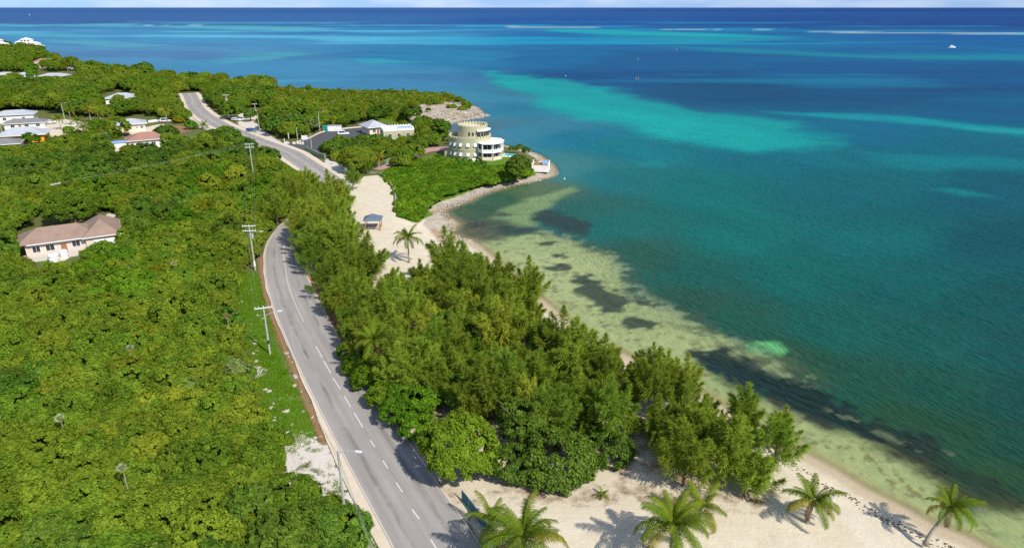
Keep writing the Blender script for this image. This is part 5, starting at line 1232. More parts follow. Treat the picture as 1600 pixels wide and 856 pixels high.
for a in (-100, -86): curved_pane(tower, TX, TY, TR + 0.02, a, 0.6, DH + 1.9, 1.1)
for z_ in (1.5, 4.7):
    for a in (-150, -131, -112, -92, -73):
        w_ = curved_pane(drum, 0, 0, DR + 0.02, a, 0.95, z_, 1.15)
        s_ = MB().box(0.26, 0, 0.10, 0.06, 1.05, 1.15).mesh('shutter', M['white_paint']); q = obj('shutter', s_, w_); q.rotation_euler = (0, -R(24), 0)
# veranda: two storeys wrapped round the seaward side
VA = [(3.0, -6.9), (4.6, -9.3), (8.3, -9.2), (11.0, -6.6), (11.6, -2.4), (10.4, 1.6), (6.5, 3.2)]
ver = MB().prism(VA, -0.6, 0.35).build('veranda', M['sage_trim'], CX)
def scale_poly(P, s_, c=(5.5, -3.5)): return [(c[0] + (x_ - c[0]) * s_, c[1] + (y_ - c[1]) * s_) for x_, y_ in P]
MB().prism(VA, 2.55, 2.8).build('floor_slab', M['white_paint'], ver)
MB().prism(scale_poly(VA, 1.05), 5.5, 5.7).build('veranda_roof', M['white_paint'], ver)
MB().prism(scale_poly(VA, 0.80), 0.36, 2.54).build('inner_wall', M['cream_wall'], ver); MB().prism(scale_poly(VA, 0.80), 2.81, 5.49).build('inner_wall', M['cream_wall'], ver)
for i in range(len(VA)):
    x_, y_ = scale_poly([VA[i]], 0.975)[0]
    if i < 6: MB().box(x_, y_, 1.45, 0.34, 0.34, 2.18).build('pillar', M['sage_trim'], ver); MB().box(x_, y_, 4.15, 0.30, 0.30, 2.68).build('pillar', M['white_paint'], ver)
for i in range(len(VA) - 1):
    (xa, ya), (xb, yb) = scale_poly([VA[i], VA[i + 1]], 0.975); L_ = math.hypot(xb - xa, yb - ya); an_ = math.atan2(yb - ya, xb - xa); mx_, my_ = (xa + xb) / 2, (ya + yb) / 2
    MB().box(mx_, my_, 3.26, L_ - 0.36, 0.12, 0.90, an_).build('parapet', M['white_paint'], ver)
    if i < 4: MB().box(mx_, my_, 0.78, L_ - 0.40, 0.12, 0.85, an_).build('parapet', M['cream_wall'], ver)
    (xa, ya), (xb, yb) = scale_poly([VA[i], VA[i + 1]], 0.80); mx_, my_ = (xa + xb) / 2, (ya + yb) / 2; L_ = math.hypot(xb - xa, yb - ya); nx, ny = math.sin(an_), -math.cos(an_)
    for z_, h_ in ((1.5, 1.8), (4.25, 2.1)):
        g_ = MB().box(mx_ + nx * 0.03, my_ + ny * 0.03, z_, L_ * 0.82, 0.10, h_, an_).build('window', M['glass'], ver)
        MB().box(mx_ + nx * 0.09, my_ + ny * 0.09, z_, 0.09, 0.06, h_, an_).build('mullion', M['white_paint'], g_)
for k in range(4): MB().box(2.2, -8.2 - 0.35 * k, 0.42 - 0.2 * k, 2.2, 0.35, 0.25).build('step', M['white_wall'], CX)
MB().box(-7.9, -2.0, 0.9, 1.6, 0.5, 2.0).build('gate_pier', M['sage_wall'], CX)

# pool and terrace on the point
o = empty('swimming_pool', G(795, 243)); tag(o, 'small turquoise swimming pool beside the castle veranda', 'pool')
MB().prism([(-2.2, -2.4), (2.2, -2.4), (2.6, 1.8), (-1.6, 2.4)], -0.2, 0.28).build('surround', M['white_wall'], o); MB().prism([(-1.8, -2.0), (1.8, -2.0), (2.2, 1.5), (-1.3, 2.0)], 0.2, 0.32).build('pool_water', M['pool'], o)
o = empty('stone_terrace', G(846, 262)); tag(o, 'white walled terrace with a blue cover at the rocky tip of the point', 'terrace')
MB().prism([(-3.2, -1.6), (2.2, -2.2), (2.9, 3.2), (-2.6, 4.0)], -1.0, 1.0).build('retaining_wall', M['white_wall'], o); MB().prism([(-2.8, -1.2), (1.8, -1.8), (2.4, 2.8), (-2.2, 3.6)], 1.0, 1.02).build('deck', M['timber'], o)
MB().box(1.2, 0.6, 1.45, 1.9, 2.0, 0.85).build('blue_cover', M['blue_fabric'], o)
for x_, y_ in ((-3.0, -1.4), (2.05, -2.0), (2.7, 3.0), (-2.45, 3.8)): MB().box(x_, y_, 1.4, 0.35, 0.35, 0.8).build('pier', M['white_wall'], o)

# gate buildings by the car park
house('small gatehouse pavilion with blue-grey hipped roof beside the car park', 578, 212, 33, 7, 8.5, 3.2, 2.2, 'grey_roof', 'cream_wall', ((2, 1.7, 1.2, 1.2), (5, 1.7, 1.2, 1.2)), 3.6, 1.0, name='gatehouse')
o = empty('crenellated_building', G(600, 221), R(20)); tag(o, 'low sage building with white crenellated parapet beside the gatehouse', 'building')
MB().box(6, 4, 1.8, 12, 8, 3.8).build('wall', M['sage_wall'], o); MB().box(6, 4, 3.72, 11.6, 7.6, 0.06).build('roof', M['white_paint'], o)
pw = MB().box(6, 0.12, 4.05, 12.02, 0.26, 0.7).box(6, 7.88, 4.05, 12.02, 0.26, 0.7).box(0.12, 4, 4.05, 0.26, 7.48, 0.7).box(11.88, 4, 4.05, 0.26, 7.48, 0.7).build('parapet', M['white_paint'], o)
mm = MB().box(0, 0, 0.2, 0.55, 0.28, 0.42).mesh('merlon', M['white_paint'])
for k in range(11):
    for y_ in (0.12, 7.88): q = obj('merlon', mm, pw); q.location = (0.45 + k * 1.11, y_, 4.41)
for k in range(6):
    for x_ in (0.12, 11.88): q = obj('merlon', mm, pw); q.location = (x_, 1.3 + k * 1.08, 4.41); q.rotation_euler = (0, 0, math.pi / 2)
MB().box(8.6, 3.5, 4.1, 4.2, 4.4, 0.7).build('roof_housing', M['blue_fabric'], o)
for x_ in (2.5, 6, 9.5): window(o, x_, 2.0, 1.2, 1.3)

# garden walls along the drive and the car park
def wall_line(name, label, px_list, h, th, mat, z0=LAND, cat='wall', n=6, cap=None):
    C = catmull(Gxy(px_list), n); T = np.gradient(C, axis=0); T /= np.hypot(T[:, 0], T[:, 1])[:, None]; N = np.stack([T[:, 1], -T[:, 0]], 1) * th / 2
    def sheet(a, b, w):
        V = []; F = []
        for i in range(len(C)):
            for s_, z_ in ((-w, a), (w, a), (w, b), (-w, b)): V.append((C[i][0] + N[i][0] * s_, C[i][1] + N[i][1] * s_, z_))
        for i in range(len(C) - 1):
            for k in range(4): F.append((4 * i + k, 4 * i + (k + 1) % 4, 4 * i + 4 + (k + 1) % 4, 4 * i + 4 + k))
        F += [(3, 2, 1, 0), tuple(4 * (len(C) - 1) + k for k in range(4))]
        return V, F
    V, F = sheet(z0 - 0.2, z0 + h, 1.0)
    me = bpy.data.meshes.new(name); me.from_pydata(V, [], F); me.materials.append(M[mat]); o = obj(name, me); tag(o, label, cat)
    if cap:
        V, F = sheet(z0 + h + 0.002, z0 + h + 0.1, 1.35); me = bpy.data.meshes.new('coping'); me.from_pydata(V, [], F); me.materials.append(M[cap]); obj('coping', me, o)
    return o
wall_line('garden_wall', 'grey-green curved wall along the far side of the pink driveway', [(602, 258), (620, 251), (640, 242), (654, 234), (660, 229)], 1.7, 0.5, 'hedge_wall')
wall_line('garden_wall', 'grey-green wall at the car park entrance beside the road', [(478, 236), (488, 241), (498, 246), (508, 249)], 1.7, 0.5, 'hedge_wall')
wall_line('kerb_wall', 'low cream kerb wall curving round the back of the car park', [(468, 222), (485, 216), (502, 208), (522, 204), (548, 201), (572, 199)], 0.5, 0.35, 'cream_wall')
wall_line('stone_edging', 'low dark stone edging between the sand lot and the green point', [(578, 271), (592, 272), (604, 279), (612, 290), (617, 302), (618, 314)], 0.45, 0.4, 'weathered')
wall_line('garden_wall', 'low pale wall in front of the roadside garden', [(325, 222), (334, 217), (343, 214)], 1.2, 0.3, 'white_wall', cap='white_paint')
wall_line('garden_wall', 'white low wall behind the garden of the grey-roofed house', [(232, 192), (248, 190), (264, 190)], 1.0, 0.3, 'white_wall')
# teal screen fence: panels and posts
fp = [G(x_, y_) for x_, y_ in ((722, 780), (733, 793), (744, 808), (755, 823), (768, 842), (782, 864))]
o = empty('teal_fence', fp[0]); tag(o, 'teal panel fence beside the road at the bottom edge', 'fence')
for i in range(len(fp)):
    q = fp[i] - fp[0]; MB().cone((q.x, q.y, -0.2), (q.x, q.y, 1.35), 0.05, 0.05, 6).build('post', M['grey_metal'], o)
    if i < len(fp) - 1:
        e = fp[i + 1] - fp[0]; c_ = (q + e) / 2; an_ = math.atan2(e.y - q.y, e.x - q.x); MB().box(c_.x, c_.y, 0.62, (e - q).length - 0.12, 0.05, 1.2, an_).build('panel', M['teal'], o)

# beach shelter
sp_ = G(584, 357); o = empty('beach_shelter', sp_, R(4)); tag(o, 'small timber beach shelter with dark blue-grey roof on the sand lot', 'shelter')
for x_ in (-1.7, 1.7):
    for y_ in (-1.6, 1.6): MB().box(x_, y_, 1.2, 0.16, 0.16, 2.5).build('post', M['timber'], o)
rf = MB().hip(-2.15, 2.15, -2.05, 2.05, 2.45, 0.95, 1.7).build('roof', M['blue_roof'], o)
MB().hip(-1.0, 1.0, -0.95, 0.95, 3.03, 0.55, 0.8).build('ridge_cap', M['blue_roof'], rf)
MB().box(0, -1.6, 2.36, 3.24, 0.12, 0.16).box(0, 1.6, 2.36, 3.24, 0.12, 0.16).build('beam', M['timber'], o)
MB().box(1.7, 0, 1.05, 0.06, 3.0, 0.12).box(1.7, 0, 0.55, 0.06, 3.0, 0.12).build('side_rail', M['timber'], o)
tb = MB().box(-0.4, 0, 0.74, 2.0, 0.8, 0.06).build('table_top', M['weathered'], o); MB().box(-0.4, -0.75, 0.44, 2.0, 0.28, 0.05).build('bench', M['weathered'], o); MB().box(-0.4, 0.75, 0.44, 2.0, 0.28, 0.05).build('bench', M['weathered'], o)
MB().box(-1.1, 0, 0.36, 0.08, 1.6, 0.70).build('leg', M['weathered'], o); MB().box(0.3, 0, 0.36, 0.08, 1.6, 0.70).build('leg', M['weathered'], o)
o = empty('wooden_fence', G(617, 302)); tag(o, 'short dark wooden post fence at the right edge of the sand lot', 'fence')
b0 = G(617, 302); prev = None
for x_, y_ in ((617, 302), (617.6, 309), (618, 316), (618.5, 323), (619, 330)):
    q = G(x_, y_) - b0; MB().cone((q.x, q.y, -0.2), (q.x, q.y, 1.1), 0.09, 0.08, 7).build('post', M['weathered'], o)
    if prev is not None: MB().tube([(prev.x, prev.y, 0.8), (q.x, q.y, 0.8)], 0.04, 5).build('rail', M['weathered'], o)
    prev = q
# kayaks on the rocks side of the sand
def kayak(px_, py_, rz, mat, label):
    o = empty('kayak', G(px_, py_, LAND + 0.05), R(rz)); tag(o, label, 'kayak'); V = []; F = []; n = 13
    for i in range(n):
        q = -1 + 2 * i / (n - 1); w_ = 0.38 * (1 - abs(q) ** 2.4) + 0.01; z_ = 0.14 * abs(q) ** 3
        V += [(q * 1.8, 0, z_), (q * 1.8, w_ * 0.8, z_ + 0.14), (q * 1.8, w_, z_ + 0.27), (q * 1.8, 0, z_ + 0.33), (q * 1.8, -w_, z_ + 0.27), (q * 1.8, -w_ * 0.8, z_ + 0.14)]
    for i in range(n - 1):
        for k in range(6): F.append((6 * i + k, 6 * i + (k + 1) % 6, 6 * i + 6 + (k + 1) % 6, 6 * i + 6 + k))
    me = bpy.data.meshes.new('hull'); me.from_pydata(V, [], F); me.materials.append(M[mat]); obj('hull', me, o)
    MB().lathe([(0.30, 0.30), (0.34, 0.36), (0.26, 0.36), (0.24, 0.31)], 14).build('cockpit_rim', M['black'], o); MB().box(-0.28, 0, 0.42, 0.06, 0.36, 0.22).build('seat_back', M['black'], o)
kayak(678, 386, 8, 'yellow_paint', 'yellow kayak lying on the sand near the rocks'); kayak(676, 381.5, 4, 'white_paint', 'white kayak behind the yellow one')

# ------------------------------------------------------------------ vehicles
def car(label, px_, py_, rz, mat, van=False, name='parked_car'):
    o = empty(name, G(px_, py_, LAND + 0.14), R(rz)); tag(o, label, 'car')
    hood = 0.95; roof = 1.85 if van else 1.45
    prof = [(-2.2, 0.35), (-2.2, 0.95 if not van else 1.1), (-1.9, roof - 0.08), (-1.6, roof), (0.35, roof), (1.05, hood + 0.05), (2.0, hood - 0.08), (2.2, 0.7), (2.2, 0.35)]
    def side(P, w): 
        n = len(P); V = [(x_, -w, z_) for x_, z_ in P] + [(x_, w, z_) for x_, z_ in P]
        return V, [tuple(range(n)), tuple(range(2 * n - 1, n - 1, -1))] + [(i, i + n, (i + 1) % n + n, (i + 1) % n) for i in range(n)]
    b = MB(); b.add(*side(prof, 0.88)); bd = b.build('body', M[mat], o)
    bv = bd.modifiers.new('bevel', 'BEVEL'); bv.width = 0.07; bv.segments = 2
    for s_ in (-1, 1):
        MB().add(*[[(x_, s_ * 0.885 + k * 0.012 * s_, z_) for k in (0, 1) for x_, z_ in ((-1.75, 1.02), (-1.6, roof - 0.14), (0.28, roof - 0.14), (0.85, 1.02))], [(0, 1, 2, 3), (7, 6, 5, 4), (0, 4, 5, 1), (1, 5, 6, 2), (2, 6, 7, 3), (3, 7, 4, 0)]]).build('side_window', M['glass'], o)
        for x_ in (-1.35, 1.4):
            w_ = MB().cone((x_, s_ * 0.72, 0.33), (x_, s_ * 0.93, 0.33), 0.33, 0.33, 16).build('wheel', M['rubber'], o); MB().cone((x_, s_ * 0.93, 0.33), (x_, s_ * 0.95, 0.33), 0.2, 0.18, 12).build('rim', M['grey_metal'], w_)
        MB().box(2.2, s_ * 0.62, 0.72, 0.06, 0.34, 0.16).build('headlight', M['lamp_glass'], o); MB().box(-2.21, s_ * 0.68, 0.85, 0.05, 0.2, 0.24).build('tail_light', M['red_paint'], o)
    MB().add([(0.40, -0.74, roof - 0.06), (0.40, 0.74, roof - 0.06), (1.06, 0.78, hood + 0.10), (1.06, -0.78, hood + 0.10), (0.44, -0.74, roof - 0.02), (0.44, 0.74, roof - 0.02), (1.10, 0.78, hood + 0.14), (1.10, -0.78, hood + 0.14)], [(3, 2, 1, 0), (4, 5, 6, 7), (0, 1, 5, 4), (1, 2, 6, 5), (2, 3, 7, 6), (3, 0, 4, 7)]).build('windscreen', M['glass'], o)
    MB().box(-2.06, 0, (roof + 1.0) / 2, 0.06, 1.3, roof - 1.25).build('rear_window', M['glass'], o)
    return o
car('white sport utility car parked in the dark car park', 537, 211, 8, 'car_white', True)
car('blue car parked at the roadside below the sandy lay-by', 393, 206, -25, 'car_blue')
car('dark grey car under the tree in the sandy lay-by', 360, 186, -30, 'car_grey')
car('white car at the near end of the sandy lay-by', 370, 189, -20, 'car_white')
car('white car in the debris yard near the left-edge houses', 80, 193, 12, 'car_white')
car('pale van beside the white low garden wall', 259, 191, 10, 'car_white', True)
car('white car parked across the garden entrance by the road', 338, 218, 20, 'car_white')

# signs and small things at the car park
o = empty('arched_sign', G(448.5, 225), R(-10)); tag(o, 'white arch-topped sign board on two legs by the car park entrance', 'sign')
for x_ in (-0.95, 0.95): MB().box(x_, 0, 1.0, 0.18, 0.18, 2.1).build('leg', M['white_paint'], o)
MB().prism([(1.05 * math.cos(a) , 0.9 * math.sin(a)) for a in [math.pi * k / 12 for k in range(13)]] + [(-1.05, -0.5), (1.05, -0.5)], -0.08, 0.08).build('board', M['white_paint'], o).rotation_euler = (math.pi / 2, 0, 0)
o.children[-1].location = (0, 0, 2.1)
o = empty('notice_board', G(476.5, 221.5), R(-4)); tag(o, 'white rectangular notice board on posts behind the arched sign', 'sign')
for x_ in (-0.8, 0.8): MB().box(x_, 0, 0.8, 0.12, 0.12, 1.6).build('post', M['grey_metal'], o)
MB().box(0, -0.1, 1.6, 2.4, 0.08, 1.5).build('board', M['white_paint'], o)
o = empty('utility_boxes', G(466, 226), R(-8)); tag(o, 'cluster of pale utility cabinets at the car park entrance', 'cabinet')
for x_, y_, w_, h_ in ((-1.6, 0, 1.1, 0.9), (-0.2, 0.3, 0.8, 1.3), (0.9, 0, 0.9, 0.8), (2.0, -0.3, 0.6, 1.1)):
    q = MB().box(x_, y_, h_ / 2, w_, 0.6, h_).build('cabinet', M['cream_wall'], o); MB().box(x_, y_ - 0.31, h_ / 2, w_ * 0.8, 0.04, h_ * 0.8).build('door', M['white_wall'], q)
o = empty('green_kiosk', G(509, 206), R(4)); tag(o, 'green painted kiosk box beside the white container', 'kiosk')
MB().box(0, 0, 1.2, 1.8, 1.6, 2.4).build('wall', M['green_sign'], o); MB().box(0, 0, 2.45, 2.1, 1.9, 0.12).build('roof', M['green_sign'], o); MB().box(0.2, -0.82, 1.0, 0.8, 0.06, 1.9).build('door', M['teal'], o)
o = empty('white_container', G(523, 205), R(4)); tag(o, 'long white container shed with grey top behind the car park', 'container')
MB().box(0, 0, 1.2, 5.6, 2.3, 2.4).build('body', M['white_wall'], o); MB().box(0, 0, 2.46, 5.8, 2.5, 0.12).build('roof', M['dark_roof'], o)
for k in range(12): MB().box(-2.6 + k * 0.47, -1.17, 1.2, 0.10, 0.05, 2.3).build('rib', M['white_paint'], o)
o = empty('red_drum', G(503, 206)); tag(o, 'small red drum left of the green kiosk', 'drum'); MB().lathe([(0.001, 0), (0.42, 0), (0.42, 0.4), (0.45, 0.42), (0.42, 0.44), (0.42, 1.1), (0.001, 1.1)], 14).build('body', M['red_paint'], o); MB().lathe([(0.3, 1.11), (0.3, 1.16), (0.001, 1.16)], 12).build('lid', M['black'], o)

# ------------------------------------------------------------------ poles and wires
def utility_pole(px_, py_, top_py, label, arms=1, lamp=False, tx=0, mat='pole_wood', rz=0.0, band=False, sleeve=False, top_px=None):
    h = height_at(px_, py_, top_py); b = G(px_, py_); o = empty('utility_pole', b, R(rz)); tag(o, label, 'pole')
    MB().tube([(0, 0, -0.5), (0, 0, h * 0.5), (0, 0, h)], [0.16, 0.14, 0.11], 8).build('pole_shaft', M[mat], o)
    tips = []
    for k in range(arms):
        z_ = h - 0.25 - 0.95 * k; ar = MB().box(0, -0.14, z_, 2.5, 0.12, 0.14).build('cross_arm', M['insulator' if mat == 'pole_pale' else mat], o)
        for x_ in (-1.15, -0.65, 0.65, 1.15):
            MB().lathe([(0.001, 0.07), (0.05, 0.07), (0.07, 0.12), (0.05, 0.17), (0.07, 0.22), (0.04, 0.30), (0.001, 0.31)], 8, x_, -0.14).build('insulator', M['insulator'], ar).location = (0, 0, z_)
            if k == 0: tips.append(o.matrix_basis @ Vector((x_, -0.14, z_ + 0.3)))
    for k in range(tx):
        a = k * 2.1; MB().lathe([(0.001, 0), (0.2, 0), (0.2, 0.75), (0.1, 0.82), (0.001, 0.82)], 10, 0.38 * math.cos(a), 0.38 * math.sin(a)).build('transformer', M['grey_metal'], o).location = (0, 0, h - 2.7)
    if lamp:
        z_ = h * 0.80 if arms else h - 0.2; la = MB().tube([(0.1, 0, z_), (0.9, 0, z_ + 0.35), (1.9, 0, z_ + 0.5)], 0.032, 6).build('lamp_arm', M['grey_metal'], o); MB().box(2.15, 0, z_ + 0.48, 0.65, 0.22, 0.12).build('lamp_head', M['insulator'], la)
    if band: MB().lathe([(0.17, h * 0.22), (0.17, h * 0.30)], 8).build('dark_band', M['pole_band'], o)
    if sleeve: MB().lathe([(0.19, 0.8), (0.19, 1.9)], 8).build('white_sleeve', M['white_paint'], o)
    if not tips: tips = [o.matrix_basis @ Vector((0, -0.1, h - d_)) for d_ in (0.05, 0.35, 0.7, 1.2)]
    return tips
bpy.context.view_layer.update()
T1 = utility_pole(541, 822, 704, 'greenish lamp pole beside the white clearing, nearest the camera', 0, True, 0, 'pole_wood', -14, True)
T2 = utility_pole(422, 553, 478, 'grey pole with one cross-arm and a lamp on the grassy verge', 1, True, 0, 'pole_pale', 18, True)
T3 = utility_pole(399, 422, 351, 'pole with two cross-arms and transformers left of the road bend', 2, True, 2, 'pole_pale', 5, False, True)
T4 = utility_pole(397, 280, 224, 'tall pole with two cross-arms in the thicket below the upper road', 2, False, 0, 'pole_pale', 8)
T5 = utility_pole(400, 229, 205, 'thin pole on the near edge of the upper road', 1, False, 0, 'pole_wood', 20)
T6 = utility_pole(344, 208, 181, 'dark pole at the roadside garden on the upper road', 0, False, 0, 'pole_wood', 0)
T7 = utility_pole(94, 318, 286, 'pale pole top rising from the thicket behind the dome tree', 1, False, 0, 'pole_pale', 60)
T8 = utility_pole(79, 278, 252, 'leaning pale pole in the scrub below the left-edge houses', 0, False, 0, 'pole_pale', 0)
T9 = utility_pole(357, 180, 148, 'pole with transformers among the trees at the lay-by', 1, False, 3, 'pole_pale', 20)
T10 = utility_pole(400, 180, 162, 'pole with a wide cross-arm behind the sandy lay-by', 1, False, 0, 'pole_pale', 10)
T11 = utility_pole(500, 206, 175, 'slim grey lamp post behind the car park', 0, True, 0, 'grey_metal', 0)
T12 = utility_pole(465, 218, 199, 'short pale post at the car park entrance', 0, False, 0, 'pole_pale', 0)
T13 = utility_pole(487, 232, 209, 'slim pale post above the car park entrance wall', 0, False, 0, 'pole_pale', 0)
T14 = utility_pole(406, 207, 177, 'thin pole beside the blue roadside car', 0, False, 0, 'pole_wood', 0)
T15 = utility_pole(101, 186, 162, 'grey lamp post behind the debris yard', 0, True, 0, 'grey_metal', 0)
T16 = utility_pole(161, 126, 110, 'far pole with cross-arm in the scrub near the left shore', 1, False, 0, 'pole_pale', 0)
T17 = utility_pole(191, 127, 110, 'farthest right pole of the two in the far scrub', 1, False, 0, 'pole_pale', 0)
T18 = utility_pole(82, 110, 92, 'far pole above the distant bungalow', 1, False, 0, 'pole_pale', 0)
T19 = utility_pole(5, 214, 190, 'wooden pole at the left edge by the grey roofs', 0, False, 0, 'pole_pale', 0)
def wire(a, b, sag, label):
    pts_ = []
    for i in range(15):
        q = i / 14; p = a.lerp(b, q); p.z -= sag * 4 * q * (1 - q); pts_.append(p)
    o = MB().tube(pts_, 0.010, 4).build('power_line', M['wire']); tag(o, label, 'wire'); return o
OFF = [Vector(p) for p in (tuple(G(640, 1000, 10.0)), tuple(G(640, 1000, 9.7)), tuple(G(640, 1000, 9.3)), tuple(G(640, 1000, 8.9)))]
ORD = ('outer left', 'inner left', 'inner right', 'outer right')
for nm, A_, B_, sg in (('from the nearest lamp pole out of the picture at the bottom', T1, OFF, 0.4), ('between the nearest lamp pole and the verge pole', T2, T1, 0.9), ('between the verge pole and the double-arm pole', T3, T2, 0.9),
                       ('between the double-arm pole and the tall thicket pole', T4, T3, 1.2), ('from the tall thicket pole up to the upper road', T5, T4, 0.6), ('across the thicket from the dome tree pole to the tall pole', T7, T4, 0.5)):
    for k in range(4): wire(A_[k], B_[k], sg * (1 + 0.1 * k), f'{ORD[k]} power line {nm}')
for k in range(2): wire(T8[k], G(-60, 290, 8.0 - 0.4 * k), 0.5, ('upper', 'lower')[k] + ' power line from the leaning scrub pole to the left edge')
gb = T2[1]; ga = G(388, 532)
o = MB().tube([gb, ga], 0.02, 4).build('guy_wire', M['wire']); tag(o, 'pale guy wire slanting from the verge pole into the grass', 'wire')

# ------------------------------------------------------------------ rocks
def rock_mesh(seed, s=1.0):
    r = random.Random(seed); import bmesh
    bm = bmesh.new(); bmesh.ops.create_icosphere(bm, subdivisions=1, radius=0.5)
    for v in bm.verts:
        q = r.uniform(0.7, 1.2); v.co.x *= q * 1.2; v.co.y *= q; v.co.z *= q * 0.6
    me = bpy.data.meshes.new('limestone_rock'); bm.to_mesh(me); bm.free(); me.materials.append(M['lime_stone']); return me
RK = [rock_mesh(k) for k in range(6)]
spots = [(398, 578), (404, 584), (392, 586), (408, 577), (396, 600), (412, 612), (418, 608), (421, 634), (432, 630), (452, 645), (425, 655), (418, 648), (432, 660), (445, 675), (388, 505), (383, 512), (377, 530), (398, 549), (402, 540), (392, 552), (447, 548), (449, 560), (451, 568), (456, 585), (466, 605), (471, 614), (478, 640), (483, 655), (404, 566), (386, 596), (372, 468), (410, 500), (400, 490)]
for k, (x_, y_) in enumerate(spots):
    o = obj('limestone_rock', RK[k % 6], None, G(x_ + random.uniform(-6, 6), y_ + random.uniform(-4, 4), LAND + 0.02), random.uniform(0, 6.28)); s_ = random.uniform(0.3, 0.85); o.scale = (s_ * random.uniform(0.8, 1.5), s_, s_ * 1.1)
    tag(o, 'pale limestone rock lying in the verge grass left of the road', 'rock', 'limestone rocks on the verge')
# broken rock along the rocky shore: a mass
import bmesh
def boulders(name, label, n, seed, test):
    r = np.random.default_rng(seed); V = []; F = []; base = [(np.array([v.co[:] for v in m.vertices]), np.array([p.vertices[:] for p in m.polygons])) for m in RK]; k = 0; o0 = 0
    for q, s_ in test(r, n):
        bv, bf = base[k % 6]; k += 1; a = r.uniform(0, 6.28); c_, n_ = math.cos(a), math.sin(a); sx = s_ * r.uniform(0.7, 1.5)
        vv = bv * np.array([sx, s_, s_ * 0.7]); vv = np.column_stack([vv[:, 0] * c_ - vv[:, 1] * n_ + q[0], vv[:, 0] * n_ + vv[:, 1] * c_ + q[1], vv[:, 2] + q[2]]); V.append(vv); F.append(bf + o0); o0 += len(bv)
    return tag(obj(name, mesh_np(name, np.concatenate(V), np.concatenate(F), [M['lime_stone']])), label, 'rocks', kind='stuff')
def shore_pts(i0, i1, spread, smin, smax):
    seg = catmull(coast[i0:i1], 5)
    def gen(r, n):
        for _ in range(n):
            p = seg[r.integers(len(seg))] + r.normal(size=2) * spread; d_ = sdf(p[:1], p[1:2], land_poly)[0]
            if d_ > -1.2: yield (p[0], p[1], float(land_height(p[:1], p[1:2], np.array([d_]))[0]) + 0.05), r.uniform(smin, smax) * (1.3 if r.random() < 0.1 else 1)
    return gen
boulders('shore_rocks', 'broken pale rock along the shore of the green point', 900, 5, shore_pts(19, 37, 1.7, 0.2, 0.6))
boulders('headland_rocks', 'grey and ochre broken rock on the bare headland tip', 1200, 6, shore_pts(40, 54, 3.5, 0.3, 1.1))
def hr(r, n):
    lo, hi = ROCKY.min(0), ROCKY.max(0)
    for _ in range(n):
        p = r.uniform(lo, hi)
        if inside(p[:1], p[1:2], ROCKY)[0] and sdf(p[:1], p[1:2], land_poly)[0] > 1: yield (p[0], p[1], LAND), r.uniform(0.3, 1.1)
boulders('headland_boulders', 'scattered grey boulders over the flat top of the headland', 1600, 7, hr)
# seaweed wrack along the beach
r_ = np.random.default_rng(9); seg = catmull(coast[2:22], 10); off = 4.2
T_ = np.gradient(seg, axis=0); T_ /= np.hypot(T_[:, 0], T_[:, 1])[:, None]; N_ = np.stack([-T_[:, 1], T_[:, 0]], 1)
V = []; F = []
for i in range(len(seg)):
    for j in range(10):
        if r_.random() < 0.45: continue
        p = seg[i] + N_[i] * (3.6 + 0.7 * math.sin(i * 0.35) + r_.normal() * 0.22) + T_[i] * r_.normal() * 0.8
        if sdf(p[None, 0], p[None, 1], land_poly)[0] < 0: p = p - 2 * N_[i] * (3.6)
        d_ = sdf(p[None, 0], p[None, 1], land_poly)[0]; z_ = float(land_height(p[:1], p[1:2], np.array([d_]))[0]) + 0.05
        a = r_.uniform(0, 6.28); s_ = r_.uniform(0.05, 0.15); o0 = len(V)
        for k in range(5): V.append((p[0] + s_ * r_.uniform(0.6, 1.4) * math.cos(a + k * 1.257), p[1] + s_ * 0.7 * math.sin(a + k * 1.257), z_))
        V.append((p[0], p[1], z_ + 0.08)); F += [(o0 + k, o0 + (k + 1) % 5, o0 + 5) for k in range(5)]
M['wrack'] = plain('wrack', (0.10, 0.07, 0.04), 0.95, 0.1, 0.3, 4)
tag(obj('seaweed_line', mesh_np('seaweed_line', V, F, [M['wrack']])), 'thin dark line of dry seaweed along the beach', 'seaweed', kind='stuff')

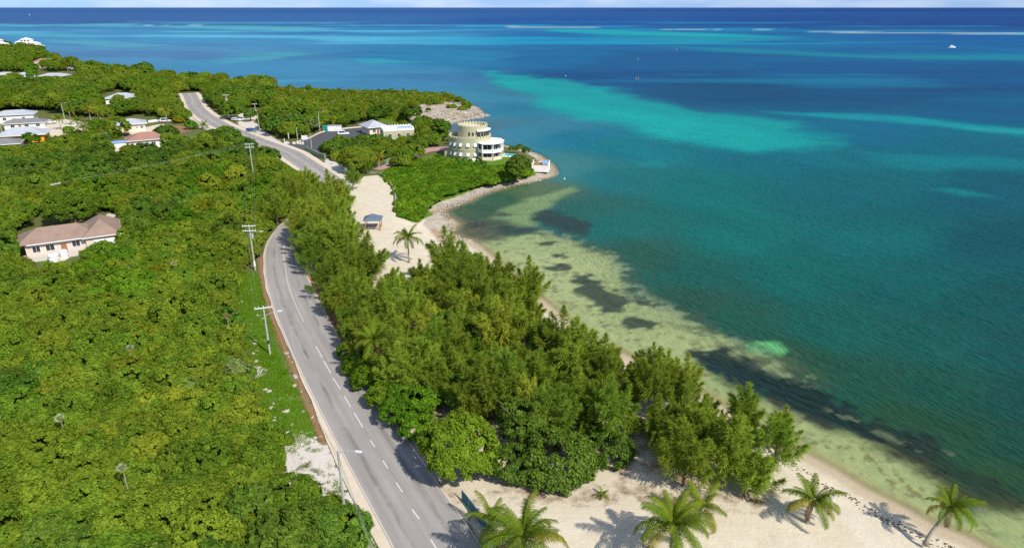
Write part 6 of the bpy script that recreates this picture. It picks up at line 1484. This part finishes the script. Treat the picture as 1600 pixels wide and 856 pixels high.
# ------------------------------------------------------------------ on the water
o = empty('motor_boat', G(1487, 75, 0), R(10)); o.scale = (0.7, 0.7, 0.7); tag(o, 'white motor boat far out on the right of the lagoon', 'boat')
V = []; F = []
for i in range(9):
    q = i / 8; x_ = -7 + 15 * q; w_ = 2.2 * (1 - q ** 3) + 0.05; z_ = 1.5 + 0.9 * q ** 2
    V += [(x_, -w_, z_), (x_, -w_ * 0.6, -0.3), (x_, w_ * 0.6, -0.3), (x_, w_, z_)]
for i in range(8):
    for k in range(3): F.append((4 * i + k, 4 * i + k + 1, 4 * i + 5 + k, 4 * i + 4 + k))
    F.append((4 * i + 3, 4 * i, 4 * i + 4, 4 * i + 7))
F.append((0, 3, 2, 1)); me = bpy.data.meshes.new('hull'); me.from_pydata(V, [], F); me.materials.append(M['white_paint']); obj('hull', me, o)
MB().prism([(-4, -1.5), (2, -1.5), (3.2, 0), (2, 1.5), (-4, 1.5)], 1.8, 4.2).build('cabin', M['white_paint'], o); MB().box(-0.8, 0, 3.2, 5.2, 3.1, 0.9).build('window_band', M['glass'], o); MB().box(-1.5, 0, 4.9, 3.5, 2.6, 0.15).build('flybridge_roof', M['white_paint'], o)
for x_ in (-3, 0): MB().cone((x_, 1.1, 4.2), (x_, 1.1, 4.85), 0.06, 0.06, 5).build('roof_post', M['grey_metal'], o)
for px_, py_, lb in ((995, 125, 'dark channel marker on piles left of centre in the lagoon'), (1228, 47, 'dark wreck-like marker on the reef line')):
    o = empty('channel_marker', G(px_, py_, 0)); tag(o, lb, 'marker'); b_ = MB()
    for x_, y_ in ((-1, -1), (1, -1), (0, 1)): b_.cone((x_ * 1.2, y_ * 1.2, -1), (x_ * 0.6, y_ * 0.6, 3.0 if px_ < 1100 else 7.0), 0.18, 0.14, 6)
    b_.build('piles', M['weathered'], o); MB().box(0, 0, 3.1 if px_ < 1100 else 7.2, 2.2, 2.2, 0.25).build('platform', M['black'], o)
for px_, py_, lb in ((884, 119, 'small white buoy at the left end of the turquoise bar'), (997, 93, 'small pale buoy above the turquoise bar'), (882, 280, 'small white mooring buoy off the rocky tip'), (1057, 78, 'small buoy far out in the middle of the lagoon'), (46, 24, 'tiny white sail-like buoy near the far left horizon')):
    s_ = 0.35 if py_ > 200 else 0.55 if py_ > 50 else 4; o = empty('buoy', G(px_, py_, 0)); o.scale = (s_, s_, s_); tag(o, lb, 'buoy')
    MB().lathe([(0.001, -0.6), (0.5, -0.4), (0.7, 0), (0.5, 0.45), (0.15, 0.6), (0.12, 1.6), (0.001, 1.65)], 12).build('float', M['white_paint'], o); MB().lathe([(0.2, 1.62), (0.2, 1.95), (0.001, 2.0)], 8).build('top_mark', M['yellow_paint'], o)
